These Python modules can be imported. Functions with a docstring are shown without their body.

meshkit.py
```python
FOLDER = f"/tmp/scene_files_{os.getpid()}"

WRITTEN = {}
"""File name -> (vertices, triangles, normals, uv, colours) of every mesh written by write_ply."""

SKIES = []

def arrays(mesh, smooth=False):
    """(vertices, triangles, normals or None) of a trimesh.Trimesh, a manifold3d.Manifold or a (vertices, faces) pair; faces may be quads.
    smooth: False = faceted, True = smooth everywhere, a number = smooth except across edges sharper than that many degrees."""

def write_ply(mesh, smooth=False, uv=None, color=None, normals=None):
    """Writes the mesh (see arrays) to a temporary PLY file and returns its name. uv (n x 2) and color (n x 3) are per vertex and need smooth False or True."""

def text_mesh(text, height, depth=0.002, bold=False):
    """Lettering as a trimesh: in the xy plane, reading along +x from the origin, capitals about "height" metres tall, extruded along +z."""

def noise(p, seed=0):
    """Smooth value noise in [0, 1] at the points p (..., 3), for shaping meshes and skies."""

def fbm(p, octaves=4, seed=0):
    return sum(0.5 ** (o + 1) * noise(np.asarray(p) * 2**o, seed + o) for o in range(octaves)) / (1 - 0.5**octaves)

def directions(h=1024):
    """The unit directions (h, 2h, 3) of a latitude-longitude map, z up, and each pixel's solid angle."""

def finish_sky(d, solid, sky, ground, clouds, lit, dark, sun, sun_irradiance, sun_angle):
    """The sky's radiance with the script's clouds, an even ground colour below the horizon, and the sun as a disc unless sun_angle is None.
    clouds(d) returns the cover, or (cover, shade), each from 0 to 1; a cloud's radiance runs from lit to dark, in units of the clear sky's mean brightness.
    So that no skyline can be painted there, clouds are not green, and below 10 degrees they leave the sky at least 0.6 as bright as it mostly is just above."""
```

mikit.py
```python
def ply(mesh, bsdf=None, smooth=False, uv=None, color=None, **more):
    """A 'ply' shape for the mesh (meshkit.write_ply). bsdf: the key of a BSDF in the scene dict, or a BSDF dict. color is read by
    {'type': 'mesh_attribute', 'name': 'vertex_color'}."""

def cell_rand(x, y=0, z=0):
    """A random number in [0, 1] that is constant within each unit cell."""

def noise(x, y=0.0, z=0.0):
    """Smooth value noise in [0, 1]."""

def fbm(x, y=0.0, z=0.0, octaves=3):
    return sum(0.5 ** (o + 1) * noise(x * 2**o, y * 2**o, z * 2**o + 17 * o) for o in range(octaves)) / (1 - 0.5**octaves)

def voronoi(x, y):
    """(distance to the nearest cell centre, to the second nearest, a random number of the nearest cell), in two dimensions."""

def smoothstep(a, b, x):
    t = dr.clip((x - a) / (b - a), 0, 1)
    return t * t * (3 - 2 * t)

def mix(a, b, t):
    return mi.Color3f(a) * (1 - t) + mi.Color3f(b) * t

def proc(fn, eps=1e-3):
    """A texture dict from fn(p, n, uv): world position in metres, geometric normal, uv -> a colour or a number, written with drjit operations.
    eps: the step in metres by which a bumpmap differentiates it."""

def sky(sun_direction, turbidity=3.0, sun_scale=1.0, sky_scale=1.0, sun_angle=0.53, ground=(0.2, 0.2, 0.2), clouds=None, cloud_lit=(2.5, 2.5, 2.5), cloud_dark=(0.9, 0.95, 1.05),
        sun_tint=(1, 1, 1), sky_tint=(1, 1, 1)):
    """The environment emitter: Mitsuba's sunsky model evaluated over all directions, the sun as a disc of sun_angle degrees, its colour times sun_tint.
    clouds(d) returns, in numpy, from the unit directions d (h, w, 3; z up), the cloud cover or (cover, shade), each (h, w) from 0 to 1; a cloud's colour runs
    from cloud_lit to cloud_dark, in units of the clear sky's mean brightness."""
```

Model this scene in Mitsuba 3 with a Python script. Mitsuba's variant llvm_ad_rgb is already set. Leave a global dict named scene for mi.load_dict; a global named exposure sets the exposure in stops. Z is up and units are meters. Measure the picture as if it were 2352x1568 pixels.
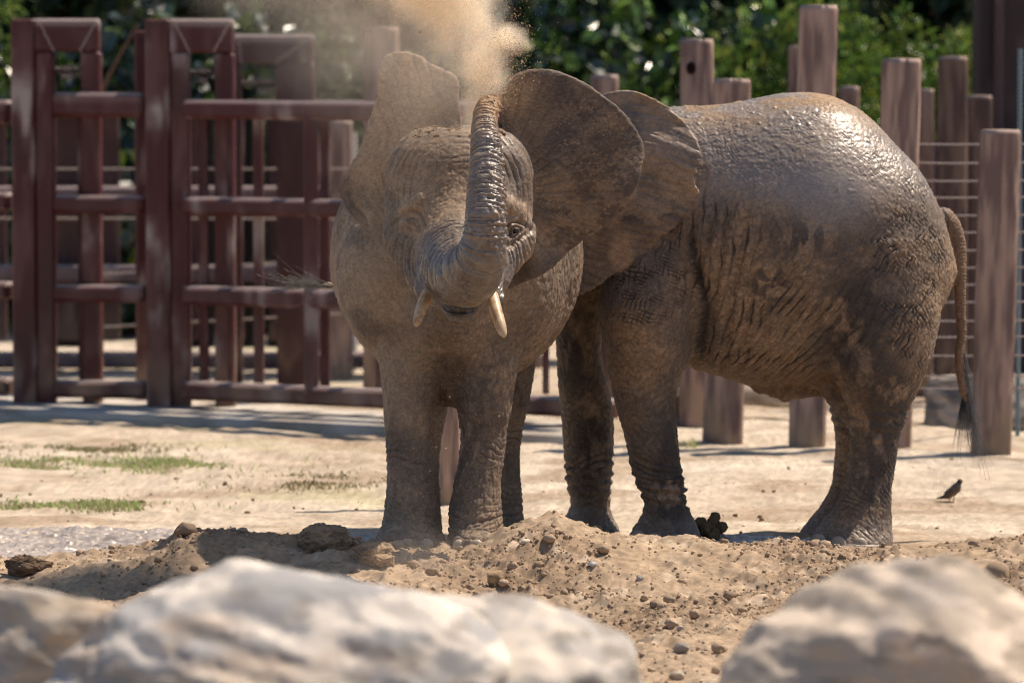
import math, random
import numpy as np
import trimesh, manifold3d
import mitsuba as mi
import mikit, meshkit
from meshkit import noise, fbm
from scipy.interpolate import PchipInterpolator
from scipy import ndimage

T = mi.ScalarTransform4f
rng = np.random.default_rng(7)
scene, labels = {}, {}

# ------------------------------------------------------------------ camera, sky, exposure
CAM_Z, F, PITCH = 2.7, 10950.0, 0.0605       # F: focal length in units of a 2352 wide picture
_c, _s = math.cos(PITCH), math.sin(PITCH)
scene['camera'] = dict(type='thinlens', fov=2 * math.degrees(math.atan(1176 / F)), fov_axis='x',
                       to_world=T().look_at(origin=[0, 0, CAM_Z], target=[0, 10 * _c, CAM_Z - 10 * _s], up=[0, 0, 1]),
                       aperture_radius=0.037, focus_distance=24.5, near_clip=0.5, far_clip=2000.0)
SUN_AZ, SUN_EL = math.radians(62), math.radians(60)     # azimuth from straight ahead towards the right
SUN = [math.cos(SUN_EL) * math.sin(SUN_AZ), math.cos(SUN_EL) * math.cos(SUN_AZ), math.sin(SUN_EL)]
scene['sky'] = mikit.sky(SUN, turbidity=3, sky_scale=0.74, sun_tint=(.985, 1.0, 1.05), sky_tint=(1.06, 1.0, 0.92), ground=(0.3, 0.23, 0.17))
exposure = 2.2

def W(x, y, d):
    """the point at depth d (metres ahead of the camera) that a sight line at (x, y) of a 2352 x 1568 picture reaches"""
    u, v = (np.asarray(x, float) - 1176) / F, (783.7 - np.asarray(y, float)) / F
    dy, dz = _c + v * _s, -_s + v * _c
    k = d / dy
    return np.stack(np.broadcast_arrays(u * k, np.asarray(d, float), CAM_Z + dz * k), -1)

# ------------------------------------------------------------------ materials
VC = {'type': 'mesh_attribute', 'name': 'vertex_color'}
def wetness(p, n, uv):
    return uv.x
scene['dry_skin'] = dict(type='principled', base_color=VC, roughness=0.72, specular=0.3)
scene['wet_skin'] = dict(type='principled', base_color=VC, roughness=0.46, specular=1.0, clearcoat=1.0, clearcoat_gloss=0.55)
scene['skin'] = dict(type='blendbsdf', weight=mikit.proc(wetness), a={'type': 'ref', 'id': 'dry_skin'}, b={'type': 'ref', 'id': 'wet_skin'})
scene['matte'] = dict(type='twosided', bsdf=dict(type='diffuse', reflectance=VC))
scene['mud'] = dict(type='principled', base_color=VC, roughness=0.36, specular=1.0)
scene['steel'] = dict(type='twosided', bsdf=dict(type='principled', base_color=VC, roughness=0.48, specular=0.35))
scene['satin'] = dict(type='twosided', bsdf=dict(type='principled', base_color=VC, roughness=0.45, specular=0.5))
scene['gloss'] = dict(type='twosided', bsdf=dict(type='principled', base_color=VC, roughness=0.28, specular=0.4))
scene['glossy_leaf'] = dict(type='twosided', bsdf=dict(type='principled', base_color=VC, roughness=0.33, specular=0.55))
scene['thin_leaf'] = dict(type='principledthin', base_color=VC, roughness=0.5, spec_trans=0.0, diff_trans=0.9, eta=1.4)
scene['soft_leaf'] = dict(type='blendbsdf', weight=0.4, a={'type': 'ref', 'id': 'thin_leaf'}, b={'type': 'ref', 'id': 'glossy_leaf'})

# ------------------------------------------------------------------ naming helpers
_used = {}
def numbered(name):
    n = _used.get(name, -1) + 1
    _used[name] = n
    return name if n == 0 else f'{name}_{n:03d}'

def thing(name, label=None, cat=None, group=None, kind=None):
    key = numbered(name)
    d = {k: v for k, v in dict(label=label, category=cat, group=group, kind=kind).items() if v}
    if d:
        labels[key] = d
    return key

def put(key, mesh, bsdf, color, smooth=True, uv=None, **more):
    """one entry of the scene: mesh = (vertices, faces) or trimesh; color: one colour or one per vertex"""
    if hasattr(mesh, 'vertices'):
        mesh = (np.array(mesh.vertices), np.array(mesh.faces))
    V, Fc = np.asarray(mesh[0], float), np.asarray(mesh[1], int)
    C = np.broadcast_to(np.asarray(color, float), (len(V), 3))
    scene[key] = mikit.ply((V, Fc), bsdf, smooth=smooth, color=np.clip(C, 0.003, 0.95), uv=uv, **more)
    return key

def part(parent, name, mesh, bsdf, color, smooth=True, label=None, kind=None, uv=None, **more):
    key = numbered(parent + '__' + name)
    put(key, mesh, bsdf, color, smooth, uv, **more)
    d = {k: v for k, v in dict(label=label, kind=kind).items() if v}
    if d:
        labels[key] = d
    return key

# ------------------------------------------------------------------ mesh helpers
def mixc(a, b, t):
    t = np.asarray(t, float)[..., None]
    return np.asarray(a, float) * (1 - t) + np.asarray(b, float) * t

def sstep(a, b, x):
    t = np.clip((np.asarray(x, float) - a) / (b - a), 0, 1)
    return t * t * (3 - 2 * t)

def join(ms):
    V, Fc, at = [], [], 0
    for v, f in ms:
        V.append(v); Fc.append(np.asarray(f) + at); at += len(v)
    return np.vstack(V), np.vstack(Fc)

def hull(points):
    m = manifold3d.Manifold.hull_points(np.asarray(points, np.float32)).to_mesh()
    return np.array(m.vert_properties[:, :3], float), np.array(m.tri_verts, int)

def frame_of(axis):
    a = axis / np.linalg.norm(axis)
    h = np.array([0, 0, 1.0]) if abs(a[2]) < 0.9 else np.array([0, 1.0, 0])
    s = np.cross(a, h); s /= np.linalg.norm(s)
    return a, s, np.cross(s, a)

def beam(p0, p1, w, h, bevel=0.012, segs=1):
    """box section from p0 to p1 with chamfered edges; w across (horizontal), h the other way; finely cut along for vertex colour"""
    p0, p1 = np.asarray(p0, float), np.asarray(p1, float)
    a, s, u = frame_of(p1 - p0)
    b = min(bevel, 0.4 * w, 0.4 * h)
    W2, H2 = w / 2, h / 2
    prof = np.array([[W2 - b, H2], [W2, H2 - b], [W2, -H2 + b], [W2 - b, -H2], [-W2 + b, -H2], [-W2, -H2 + b], [-W2, H2 - b], [-W2 + b, H2]])
    L = np.linalg.norm(p1 - p0)
    n = max(2, int(L / 0.06) + 1)
    n = min(n, 80)
    # subdivide the profile's long sides too
    pp = []
    for i in range(8):
        q0, q1 = prof[i], prof[(i + 1) % 8]
        m = max(1, int(np.linalg.norm(q1 - q0) / 0.05))
        pp += [q0 + (q1 - q0) * k / m for k in range(m)]
    prof = np.array(pp)
    ts = np.concatenate([[0, b / L], np.linspace(b / L, 1 - b / L, n)[1:-1], [1 - b / L, 1]])
    rows = []
    for i, t in enumerate(ts):
        k = 1 - b / max(W2, H2) if i in (0, len(ts) - 1) else 1.0
        rows.append(p0 + (p1 - p0) * t + (prof[:, :1] * s + prof[:, 1:] * u) * k)
    m = len(prof)
    V = np.vstack(rows + [p0[None], p1[None]])
    i, j = np.meshgrid(np.arange(len(ts) - 1), np.arange(m), indexing='ij')
    q = np.stack([i * m + j, (i + 1) * m + j, (i + 1) * m + (j + 1) % m, i * m + (j + 1) % m], -1).reshape(-1, 4)
    f = np.vstack([q[:, [0, 1, 2]], q[:, [0, 2, 3]]])
    j = np.arange(m)
    e = (len(ts) - 1) * m
    f = np.vstack([f, np.stack([np.full(m, e + m), j, (j + 1) % m], 1), np.stack([np.full(m, e + m + 1), e + (j + 1) % m, e + j], 1)])
    return V, f

def tube(points, radii, sides=8, caps=True):
    p = np.asarray(points, float)
    r = np.broadcast_to(np.asarray(radii, float), (len(p),))
    t = np.gradient(p, axis=0)
    t /= np.linalg.norm(t, axis=1, keepdims=True) + 1e-12
    a = np.cross(t, [0.02, 0.99, 0.1]); bad = np.linalg.norm(a, axis=1) < 0.2
    a[bad] = np.cross(t[bad], [1.0, 0, 0])
    a /= np.linalg.norm(a, axis=1, keepdims=True)
    b = np.cross(t, a)
    ang = np.arange(sides) * 2 * np.pi / sides
    V = (p[:, None] + r[:, None, None] * (np.cos(ang)[None, :, None] * a[:, None] + np.sin(ang)[None, :, None] * b[:, None])).reshape(-1, 3)
    i, j = np.meshgrid(np.arange(len(p) - 1), np.arange(sides), indexing='ij')
    q = np.stack([i * sides + j, i * sides + (j + 1) % sides, (i + 1) * sides + (j + 1) % sides, (i + 1) * sides + j], -1).reshape(-1, 4)
    f = np.vstack([q[:, [0, 1, 2]], q[:, [0, 2, 3]]])
    if caps:
        V = np.vstack([V, p[:1], p[-1:]])
        j = np.arange(sides); e = (len(p) - 1) * sides
        f = np.vstack([f, np.stack([np.full(sides, len(V) - 2), (j + 1) % sides, j], 1), np.stack([np.full(sides, len(V) - 1), e + j, e + (j + 1) % sides], 1)])
    return V, f

def curve(pts, n):
    p = np.asarray(pts, float)
    s = np.concatenate([[0], np.cumsum(np.linalg.norm(np.diff(p[:, :3], axis=0), axis=1))])
    return PchipInterpolator(s / s[-1], p)(np.linspace(0, 1, n))

# ------------------------------------------------------------------ implicit bodies
def sd_cap(P, a, b, ra, rb):
    a, b = np.asarray(a, np.float32), np.asarray(b, np.float32)
    ab = b - a
    t = np.clip((P - a) @ ab / max(ab @ ab, 1e-9), 0, 1)
    return np.linalg.norm(P - a - t[:, None] * ab, axis=1) - (ra + (rb - ra) * t)

def sd_ell(P, c, r):
    q = P - np.asarray(c, np.float32)
    r = np.asarray(r, np.float32)
    k0 = np.linalg.norm(q / r, axis=1)
    k1 = np.linalg.norm(q / (r * r), axis=1) + 1e-9
    return k0 * (k0 - 1) / k1

def smin(a, b, k):
    h = np.clip(0.5 + 0.5 * (b - a) / k, 0, 1)
    return b * (1 - h) + a * h - k * h * (1 - h)

def smax(a, b, k):
    return -smin(-a, -b, k)

class Loft:
    """cross sections that change along one world axis: stations t, centres and half sizes on the two others"""
    def __init__(self, axis, st):
        st = np.asarray(sorted(st), float)
        self.axis, self.o = axis, [i for i in range(3) if i != axis]
        self.t0, self.t1 = st[0, 0], st[-1, 0]
        self.f = PchipInterpolator(st[:, 0], st[:, 1:])
        self.tt = np.linspace(self.t0, self.t1, 200)
        self.tab = self.f(self.tt)
    def __call__(self, P):
        t = P[:, self.axis]
        tc = np.clip(t, self.t0, self.t1)
        c0, c1, r0, r1 = (np.interp(tc, self.tt, self.tab[:, k]).astype(np.float32) for k in range(4))
        q0, q1 = P[:, self.o[0]] - c0, P[:, self.o[1]] - c1
        k0 = np.sqrt((q0 / r0) ** 2 + (q1 / r1) ** 2)
        k1 = np.sqrt((q0 / r0 ** 2) ** 2 + (q1 / r1 ** 2) ** 2) + 1e-9
        d = k0 * (k0 - 1) / k1
        d = np.where(k0 < 0.05, -np.minimum(r0, r1), d)
        out = np.abs(t - tc)
        return np.where(out > 0, np.sqrt(np.maximum(d, 0) ** 2 + out ** 2) + np.where(out > 0, np.minimum(d, 0) * 0, 0), d)

class Ear:
    """a sheet with an outline in the x-z plane; mid(x, z) gives its depth"""
    def __init__(self, outline, mid, th):
        o = np.asarray(outline, float)
        t = np.arange(len(o) + 1)
        from scipy.interpolate import CubicSpline
        cs = CubicSpline(t, np.vstack([o, o[:1]]), bc_type='periodic')
        self.o = cs(np.linspace(0, len(o), len(o) * 4 + 1)[:-1]).astype(np.float32)
        self.mid, self.th = mid, th
    def edge(self, x, z):
        p = np.stack([x, z], 1).astype(np.float32)
        best = np.full(len(p), 1e9, np.float32); inside = np.zeros(len(p), bool)
        for a, b in zip(self.o, np.roll(self.o, -1, 0)):
            e = b - a; w = p - a
            h = np.clip((w @ e) / (e @ e + 1e-12), 0, 1)
            best = np.minimum(best, ((w - h[:, None] * e) ** 2).sum(1))
            c = (a[1] <= p[:, 1]) != (b[1] <= p[:, 1])
            with np.errstate(divide='ignore', invalid='ignore'):
                xi = a[0] + (p[:, 1] - a[1]) * e[0] / (e[1] if abs(e[1]) > 1e-9 else 1e-9)
            inside ^= c & (p[:, 0] < xi)
        d = np.sqrt(best)
        return np.where(inside, -d, d)
    def __call__(self, P):
        lo, hi = self.o.min(0) - 0.15, self.o.max(0) + 0.15
        out = np.full(len(P), 0.3, np.float32)
        m = (P[:, 0] > lo[0]) & (P[:, 0] < hi[0]) & (P[:, 2] > lo[1]) & (P[:, 2] < hi[1])
        Q = P[m]
        m0 = self.mid(Q[:, 0], Q[:, 2])
        gx = (self.mid(Q[:, 0] + .004, Q[:, 2]) - m0) / .004
        gz = (self.mid(Q[:, 0], Q[:, 2] + .004) - m0) / .004
        dy = np.abs(Q[:, 1] - m0) / np.sqrt(1 + np.minimum(gx * gx + gz * gz, 6.0))
        near = dy < 0.3
        d = np.maximum(dy - self.th, 0.2).astype(np.float32)
        Q2 = Q[near]
        d2 = self.edge(Q2[:, 0], Q2[:, 2]) + .012 * (noise(Q2 * 9.0, 95) - .5).astype(np.float32) + .006 * (noise(Q2 * 45.0, 96) - .5).astype(np.float32)
        e = self.th
        q0, q1 = d2 + e, dy[near] - self.th + e
        d[near] = np.minimum(np.maximum(q0, q1), 0) + np.sqrt(np.maximum(q0, 0) ** 2 + np.maximum(q1, 0) ** 2) - e
        out[m] = d
        return out

def surface_nets(G, o, h):
    S = G < 0
    n = np.array(G.shape)
    any_, all_ = np.zeros(n - 1, bool), np.ones(n - 1, bool)
    corners = [(a, b, c) for a in (0, 1) for b in (0, 1) for c in (0, 1)]
    for a, b, c in corners:
        s = S[a:n[0] - 1 + a, b:n[1] - 1 + b, c:n[2] - 1 + c]
        any_ |= s; all_ &= s
    act = np.argwhere(any_ & ~all_)
    idx = np.full(n - 1, -1, np.int64)
    idx[tuple(act.T)] = np.arange(len(act))
    val = {k: G[tuple((act + k).T)] for k in corners}
    acc, cnt = np.zeros((len(act), 3)), np.zeros(len(act))
    for p in corners:
        for ax in range(3):
            if p[ax] == 0:
                q = list(p); q[ax] = 1; q = tuple(q)
                a, b = val[p], val[q]
                m = (a < 0) != (b < 0)
                t = a[m] / (a[m] - b[m])
                x = np.tile(np.array(p, float), (m.sum(), 1)); x[:, ax] = t
                acc[m] += x; cnt[m] += 1
    V = o + h * (act + acc / cnt[:, None])
    quads = []
    for ax in range(3):
        i, j = [(1, 2), (2, 0), (0, 1)][ax]
        sl0, sl1 = [slice(None)] * 3, [slice(None)] * 3
        sl0[ax], sl1[ax] = slice(0, -1), slice(1, None)
        A, B = S[tuple(sl0)], S[tuple(sl1)]
        for flip in (0, 1):
            e = np.argwhere((A & ~B) if not flip else (~A & B))
            e = e[(e[:, i] > 0) & (e[:, j] > 0) & (e[:, i] < n[i] - 1) & (e[:, j] < n[j] - 1)]
            di, dj = np.zeros(3, int), np.zeros(3, int); di[i] = 1; dj[j] = 1
            c = [idx[tuple((e - k).T)] for k in (di + dj, dj, 0 * di, di)]
            quads.append(np.stack(c if not flip else c[::-1], 1))
    return V, np.vstack(quads)

def quad_subdivide(V, Q):
    E = np.sort(np.stack([Q, np.roll(Q, -1, 1)], -1).reshape(-1, 2), 1)
    code = E[:, 0] * (len(V) + 1) + E[:, 1]
    u, first, inv = np.unique(code, return_index=True, return_inverse=True)
    mid = V[E[first]].mean(1)
    e = (len(V) + inv).reshape(-1, 4)
    c = len(V) + len(u) + np.arange(len(Q))
    V2 = np.vstack([V, mid, V[Q].mean(1)])
    Q2 = np.vstack([np.stack([Q[:, k], e[:, k], c, e[:, k - 1]], 1) for k in range(4)])
    return V2, Q2

def average(V, Q):
    c = V[Q].mean(1)
    out = np.zeros_like(V); cnt = np.bincount(Q.ravel(), minlength=len(V)).astype(float)
    for k in range(3):
        out[:, k] = np.bincount(Q.ravel(), weights=np.repeat(c[:, k], 4), minlength=len(V))
    return out / np.maximum(cnt, 1)[:, None]

def normals(V, Q):
    f = np.cross(V[Q[:, 2]] - V[Q[:, 0]], V[Q[:, 3]] - V[Q[:, 1]])
    N = np.stack([np.bincount(Q.ravel(), weights=np.repeat(f[:, k], 4), minlength=len(V)) for k in range(3)], 1)
    return N / (np.linalg.norm(N, axis=1, keepdims=True) + 1e-12)

def project(sdf, V, it=1, eps=0.004):
    for _ in range(it):
        v = V.astype(np.float32)
        d = sdf(v)
        g = np.stack([sdf(v + np.eye(3, dtype=np.float32)[k] * eps) - sdf(v - np.eye(3, dtype=np.float32)[k] * eps) for k in range(3)], 1) / (2 * eps)
        l2 = np.maximum((g * g).sum(1), 0.25)
        V = V - np.clip(d / l2, -0.03, 0.03)[:, None] * g
    return V

def body_mesh(sdf, lo, hi, h, subdiv=2):
    lo, hi = np.asarray(lo, float), np.asarray(hi, float)
    k = 4
    n = (np.ceil((hi - lo) / (h * k)).astype(int)) + 1
    cg = np.stack(np.meshgrid(*[lo[a] + np.arange(n[a]) * h * k for a in range(3)], indexing='ij'), -1).reshape(-1, 3).astype(np.float32)
    C = sdf(cg).reshape(n)
    m = (n - 1) * k + 1
    G = C.astype(np.float32)
    for a in range(3):
        t = np.arange(m[a]) / k
        i = np.minimum(t.astype(int), n[a] - 2); f = (t - i).astype(np.float32)
        sh = [1, 1, 1]; sh[a] = -1
        G = np.take(G, i, a) * (1 - f).reshape(sh) + np.take(G, i + 1, a) * f.reshape(sh)
    near = np.abs(G) < h * k * 1.5
    ii = np.argwhere(near)
    G[near] = sdf((lo + ii * h).astype(np.float32))
    V, Q = surface_nets(G, lo, h)
    V = project(sdf, V, 1)
    for s in range(subdiv):
        back = np.zeros((0, 4), int)
        if s == 1:                            # the side away from the viewer keeps the coarser net
            ny = normals(V, Q)[:, 1][Q].min(1)
            back, Q = Q[ny > .45], Q[ny <= .45]
        V, Q = quad_subdivide(V, Q)
        A = average(V, Q)
        A[np.unique(back)] = V[np.unique(back)]
        free = np.ones(len(V), bool); free[np.unique(Q)] = False
        A[free] = V[free]
        V, Q = A, np.vstack([Q, back]) if len(back) else Q
        if s == 0:
            V = project(sdf, V, 1)
    return V, Q

def tris(Q):
    return np.vstack([Q[:, [0, 1, 2]], Q[:, [0, 2, 3]]])

def creases(P, wave, stretch, along, width=0.10, seed=0, warp=0.35):
    """thin wrinkle lines (0..1) that run along the direction 'along' (one vector or one per point)"""
    a = np.asarray(along, float)
    a = a / np.linalg.norm(a, axis=-1, keepdims=True)
    w = (np.stack([noise(P / (wave * 3) + 9.1 * k, seed + k) for k in range(3)], -1) - 0.5) * wave * 2 * warp
    P = P + w
    la = (P * a).sum(-1, keepdims=True)
    q = (P - la * a) / wave + a * la / (wave * stretch)
    n = noise(q, seed + 11)
    return np.exp(-((n - 0.5) / width) ** 2)

def lines(u, P, wave, seed, warp=0.8, width=0.30, breakup=0.6, scale=5.0):
    """a family of roughly parallel wrinkles (0..1) across the coordinate u, wandering and broken up"""
    w = fbm(P / (wave * scale), 2, seed) - 0.5
    ph = u / wave + warp * 4 * w + 0.9 * (noise(P / (wave * 1.3), seed + 5) - 0.5) * warp
    f = np.abs(ph - np.floor(ph) - 0.5) * 2          # 1 at a line
    v = np.exp(-((1 - f) / width) ** 2)
    k = fbm(P / (wave * 3.0), 2, seed + 9)
    return v * (1 - breakup + breakup * 1.5 * sstep(0.34, 0.60, k)).clip(0, 1.15)

# ------------------------------------------------------------------ ground
def m_of(px, d):
    return (px - 1176) * d / F

CREST = np.array([[-3000, .05], [-300, .04], [0, .05], [150, .07], [330, .12], [420, .235], [640, .22], [760, .22], [850, .145], [950, .115], [1050, .115], [1130, .16], [1200, .235],
                  [1280, .285], [1340, .25], [1400, .20], [1500, .165], [1700, .142], [1900, .12], [2050, .115], [2150, .13], [2352, .135], [2600, .1], [5000, .03]])
_cx = m_of(CREST[:, 0], 24.6)
PROF = PchipInterpolator([10, 16.3, 17.4, 18.7, 20, 21, 22, 23.0, 23.8, 24.35, 24.65, 24.95, 25.5, 26.2, 27, 400], [0.5, 0.5, 0.15, -0.12, -0.11, -0.07, -0.03, 0.0, 0.4, 0.85, 1.0, 0.75, 0.32, 0.06, 0, 0])
def ground_base(x, y):
    cr = np.interp(x, _cx, CREST[:, 1])
    crest_shift = 0.25 * (noise(np.stack([x * 0.9, y * 0, y * 0], -1), 3) - 0.5)
    p = PROF(np.clip(y + crest_shift * sstep(20, 24, y) * (1 - sstep(25, 26, y)), 10, 399))
    return np.where(y > 23.0, np.maximum(p, 0) * cr, p)

def ground_z(x, y, fine=True):
    x, y = np.asarray(x, float), np.asarray(y, float)
    z = ground_base(x, y)
    P = np.stack([x, y, np.zeros_like(x)], -1)
    near = sstep(18, 20.5, y) * (1 - sstep(24.9, 25.8, y))
    far = sstep(25, 26, y)
    z = z + near * (0.13 * (fbm(P * 1.9, 3, 21) - 0.5) * (0.35 + 0.65 * (1 - np.exp(-((y - 24.65) / 0.25) ** 2)))
                    + 0.07 * (fbm(P * 5.5, 4, 22) - 0.5) + 0.03 * np.maximum(fbm(P * 11, 3, 23) - 0.52, 0) * 2)
    z = z + far * (0.035 * (fbm(P * 0.7, 3, 24) - 0.5) + 0.03 * (fbm(P * np.array([2.2, 2.2, 1]), 4, 25) - 0.5) + 0.022 * (fbm(P * 6.5, 2, 27) - 0.5) - 0.035 * np.maximum(noise(P * 2.6, 26) - .68, 0) * 3)
    if fine:
        lump = sstep(0.42, 0.62, fbm(P * 1.3, 2, 31))
        r = np.abs(2 * noise(P * 24, 32) - 1)
        z = z + near * ((0.006 + 0.012 * lump) * (noise(P * 17, 33) - 0.5) + (0.010 + 0.013 * lump) * (noise(P * 33, 34) - 0.5) + (0.008 + 0.006 * lump) * (noise(P * 62, 35) - 0.5) - 0.007 * lump * np.exp(-(r / 0.2) ** 2))
    return z

def graded(lo, hi, step, out_lo, out_hi, growth=1.12):
    mid = np.arange(lo, hi + step / 2, step)
    a, b, s = [], [], step
    x = lo
    while x > out_lo:
        s *= growth; x -= s; a.append(x)
    s, x = step, hi
    while x < out_hi:
        s *= growth; x += s; b.append(x)
    return np.concatenate([a[::-1], mid, b])

xs = graded(-2.75, 2.75, 0.0135, -400, 400, 1.13)
ys = np.concatenate([np.arange(9, 20.4, 0.12), np.arange(20.4, 25.2, 0.0125), np.arange(25.2, 28, 0.045), graded(28, 36, 0.09, 27.99, 900, 1.12)[1:]])
X, Y = np.meshgrid(xs, ys)
Z = ground_z(X, Y)
V = np.stack([X, Y, Z], -1).reshape(-1, 3)
nx = len(xs)
i, j = np.meshgrid(np.arange(len(ys) - 1), np.arange(nx - 1), indexing='ij')
Q = np.stack([i * nx + j, i * nx + j + 1, (i + 1) * nx + j + 1, (i + 1) * nx + j], -1).reshape(-1, 4)
P2 = V * [1, 1, 0]
heap = sstep(19, 21, V[:, 1]) * (1 - sstep(25.0, 25.7, V[:, 1]))
sand = mixc([.46, .395, .32], [.41, .34, .262], fbm(P2 * [0.8, 0.5, 0], 3, 41))
sand = mixc(sand, [.54, .47, .385], sstep(.5, .75, fbm(P2 * [0.5, 0.9, 0] + 7, 3, 42)) * 0.7)
sand = mixc(sand, [.29, .22, .16], sstep(.50, .68, fbm(P2 * [1.8, 2.4, 0] + 3, 5, 43)) * 0.75)
sand = mixc(sand, [.36, .34, .20], sstep(.54, .70, fbm(P2 * [.9, 1.6, 0] + 13, 4, 49)) * .45 * (V[:, 0] < -.5))
sand = mixc(sand, [.28, .20, .135], sstep(26.9, 25.9, V[:, 1]) * (0.35 + 0.5 * fbm(P2 * 3, 2, 44)))
dirt = mixc([.39, .30, .215], [.30, .222, .155], fbm(P2 * 2.2, 3, 45))
dirt = mixc(dirt, [.22, .155, .105], sstep(.45, .62, fbm(P2 * 1.3, 2, 31)) * 0.5)
dirt = mixc(dirt, [.50, .41, .31], sstep(.62, .8, fbm(P2 * 9, 3, 46)) * 0.6)
gcol = mixc(sand, dirt, heap)
mot = V[:, 1] < 37
gcol[mot] *= (0.74 + 0.52 * noise(P2[mot] * 55, 47))[:, None] * (0.78 + 0.44 * fbm(P2[mot] * [9, 5, 0], 3, 48))[:, None]
put('ground', (V, tris(Q)), 'matte', gcol, smooth=True)
labels['ground'] = {'label': 'sandy ground of the enclosure with a heap of loose dirt in front', 'kind': 'structure'}

# ------------------------------------------------------------------ elephant in front (faces the camera)
def px_legs(st, d0, dshift=0.0, ratio=1.05):
    """stations (y, x0, x1[, depth]) in picture units -> loft along z"""
    out = []
    for s in st:
        y, x0, x1 = s[:3]
        d = s[3] if len(s) > 3 else d0
        p0, p1 = W(x0, y, d), W(x1, y, d)
        r = (p1[0] - p0[0]) / 2
        out.append([p0[2], (p0[0] + p1[0]) / 2, d + dshift, r, r * ratio])
    return Loft(2, out)

def px_outline(pts, d):
    d = np.broadcast_to(d, (len(pts),))
    w = np.array([W(p[0], p[1], dd) for p, dd in zip(pts, d)])
    return w[:, [0, 2]]

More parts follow.
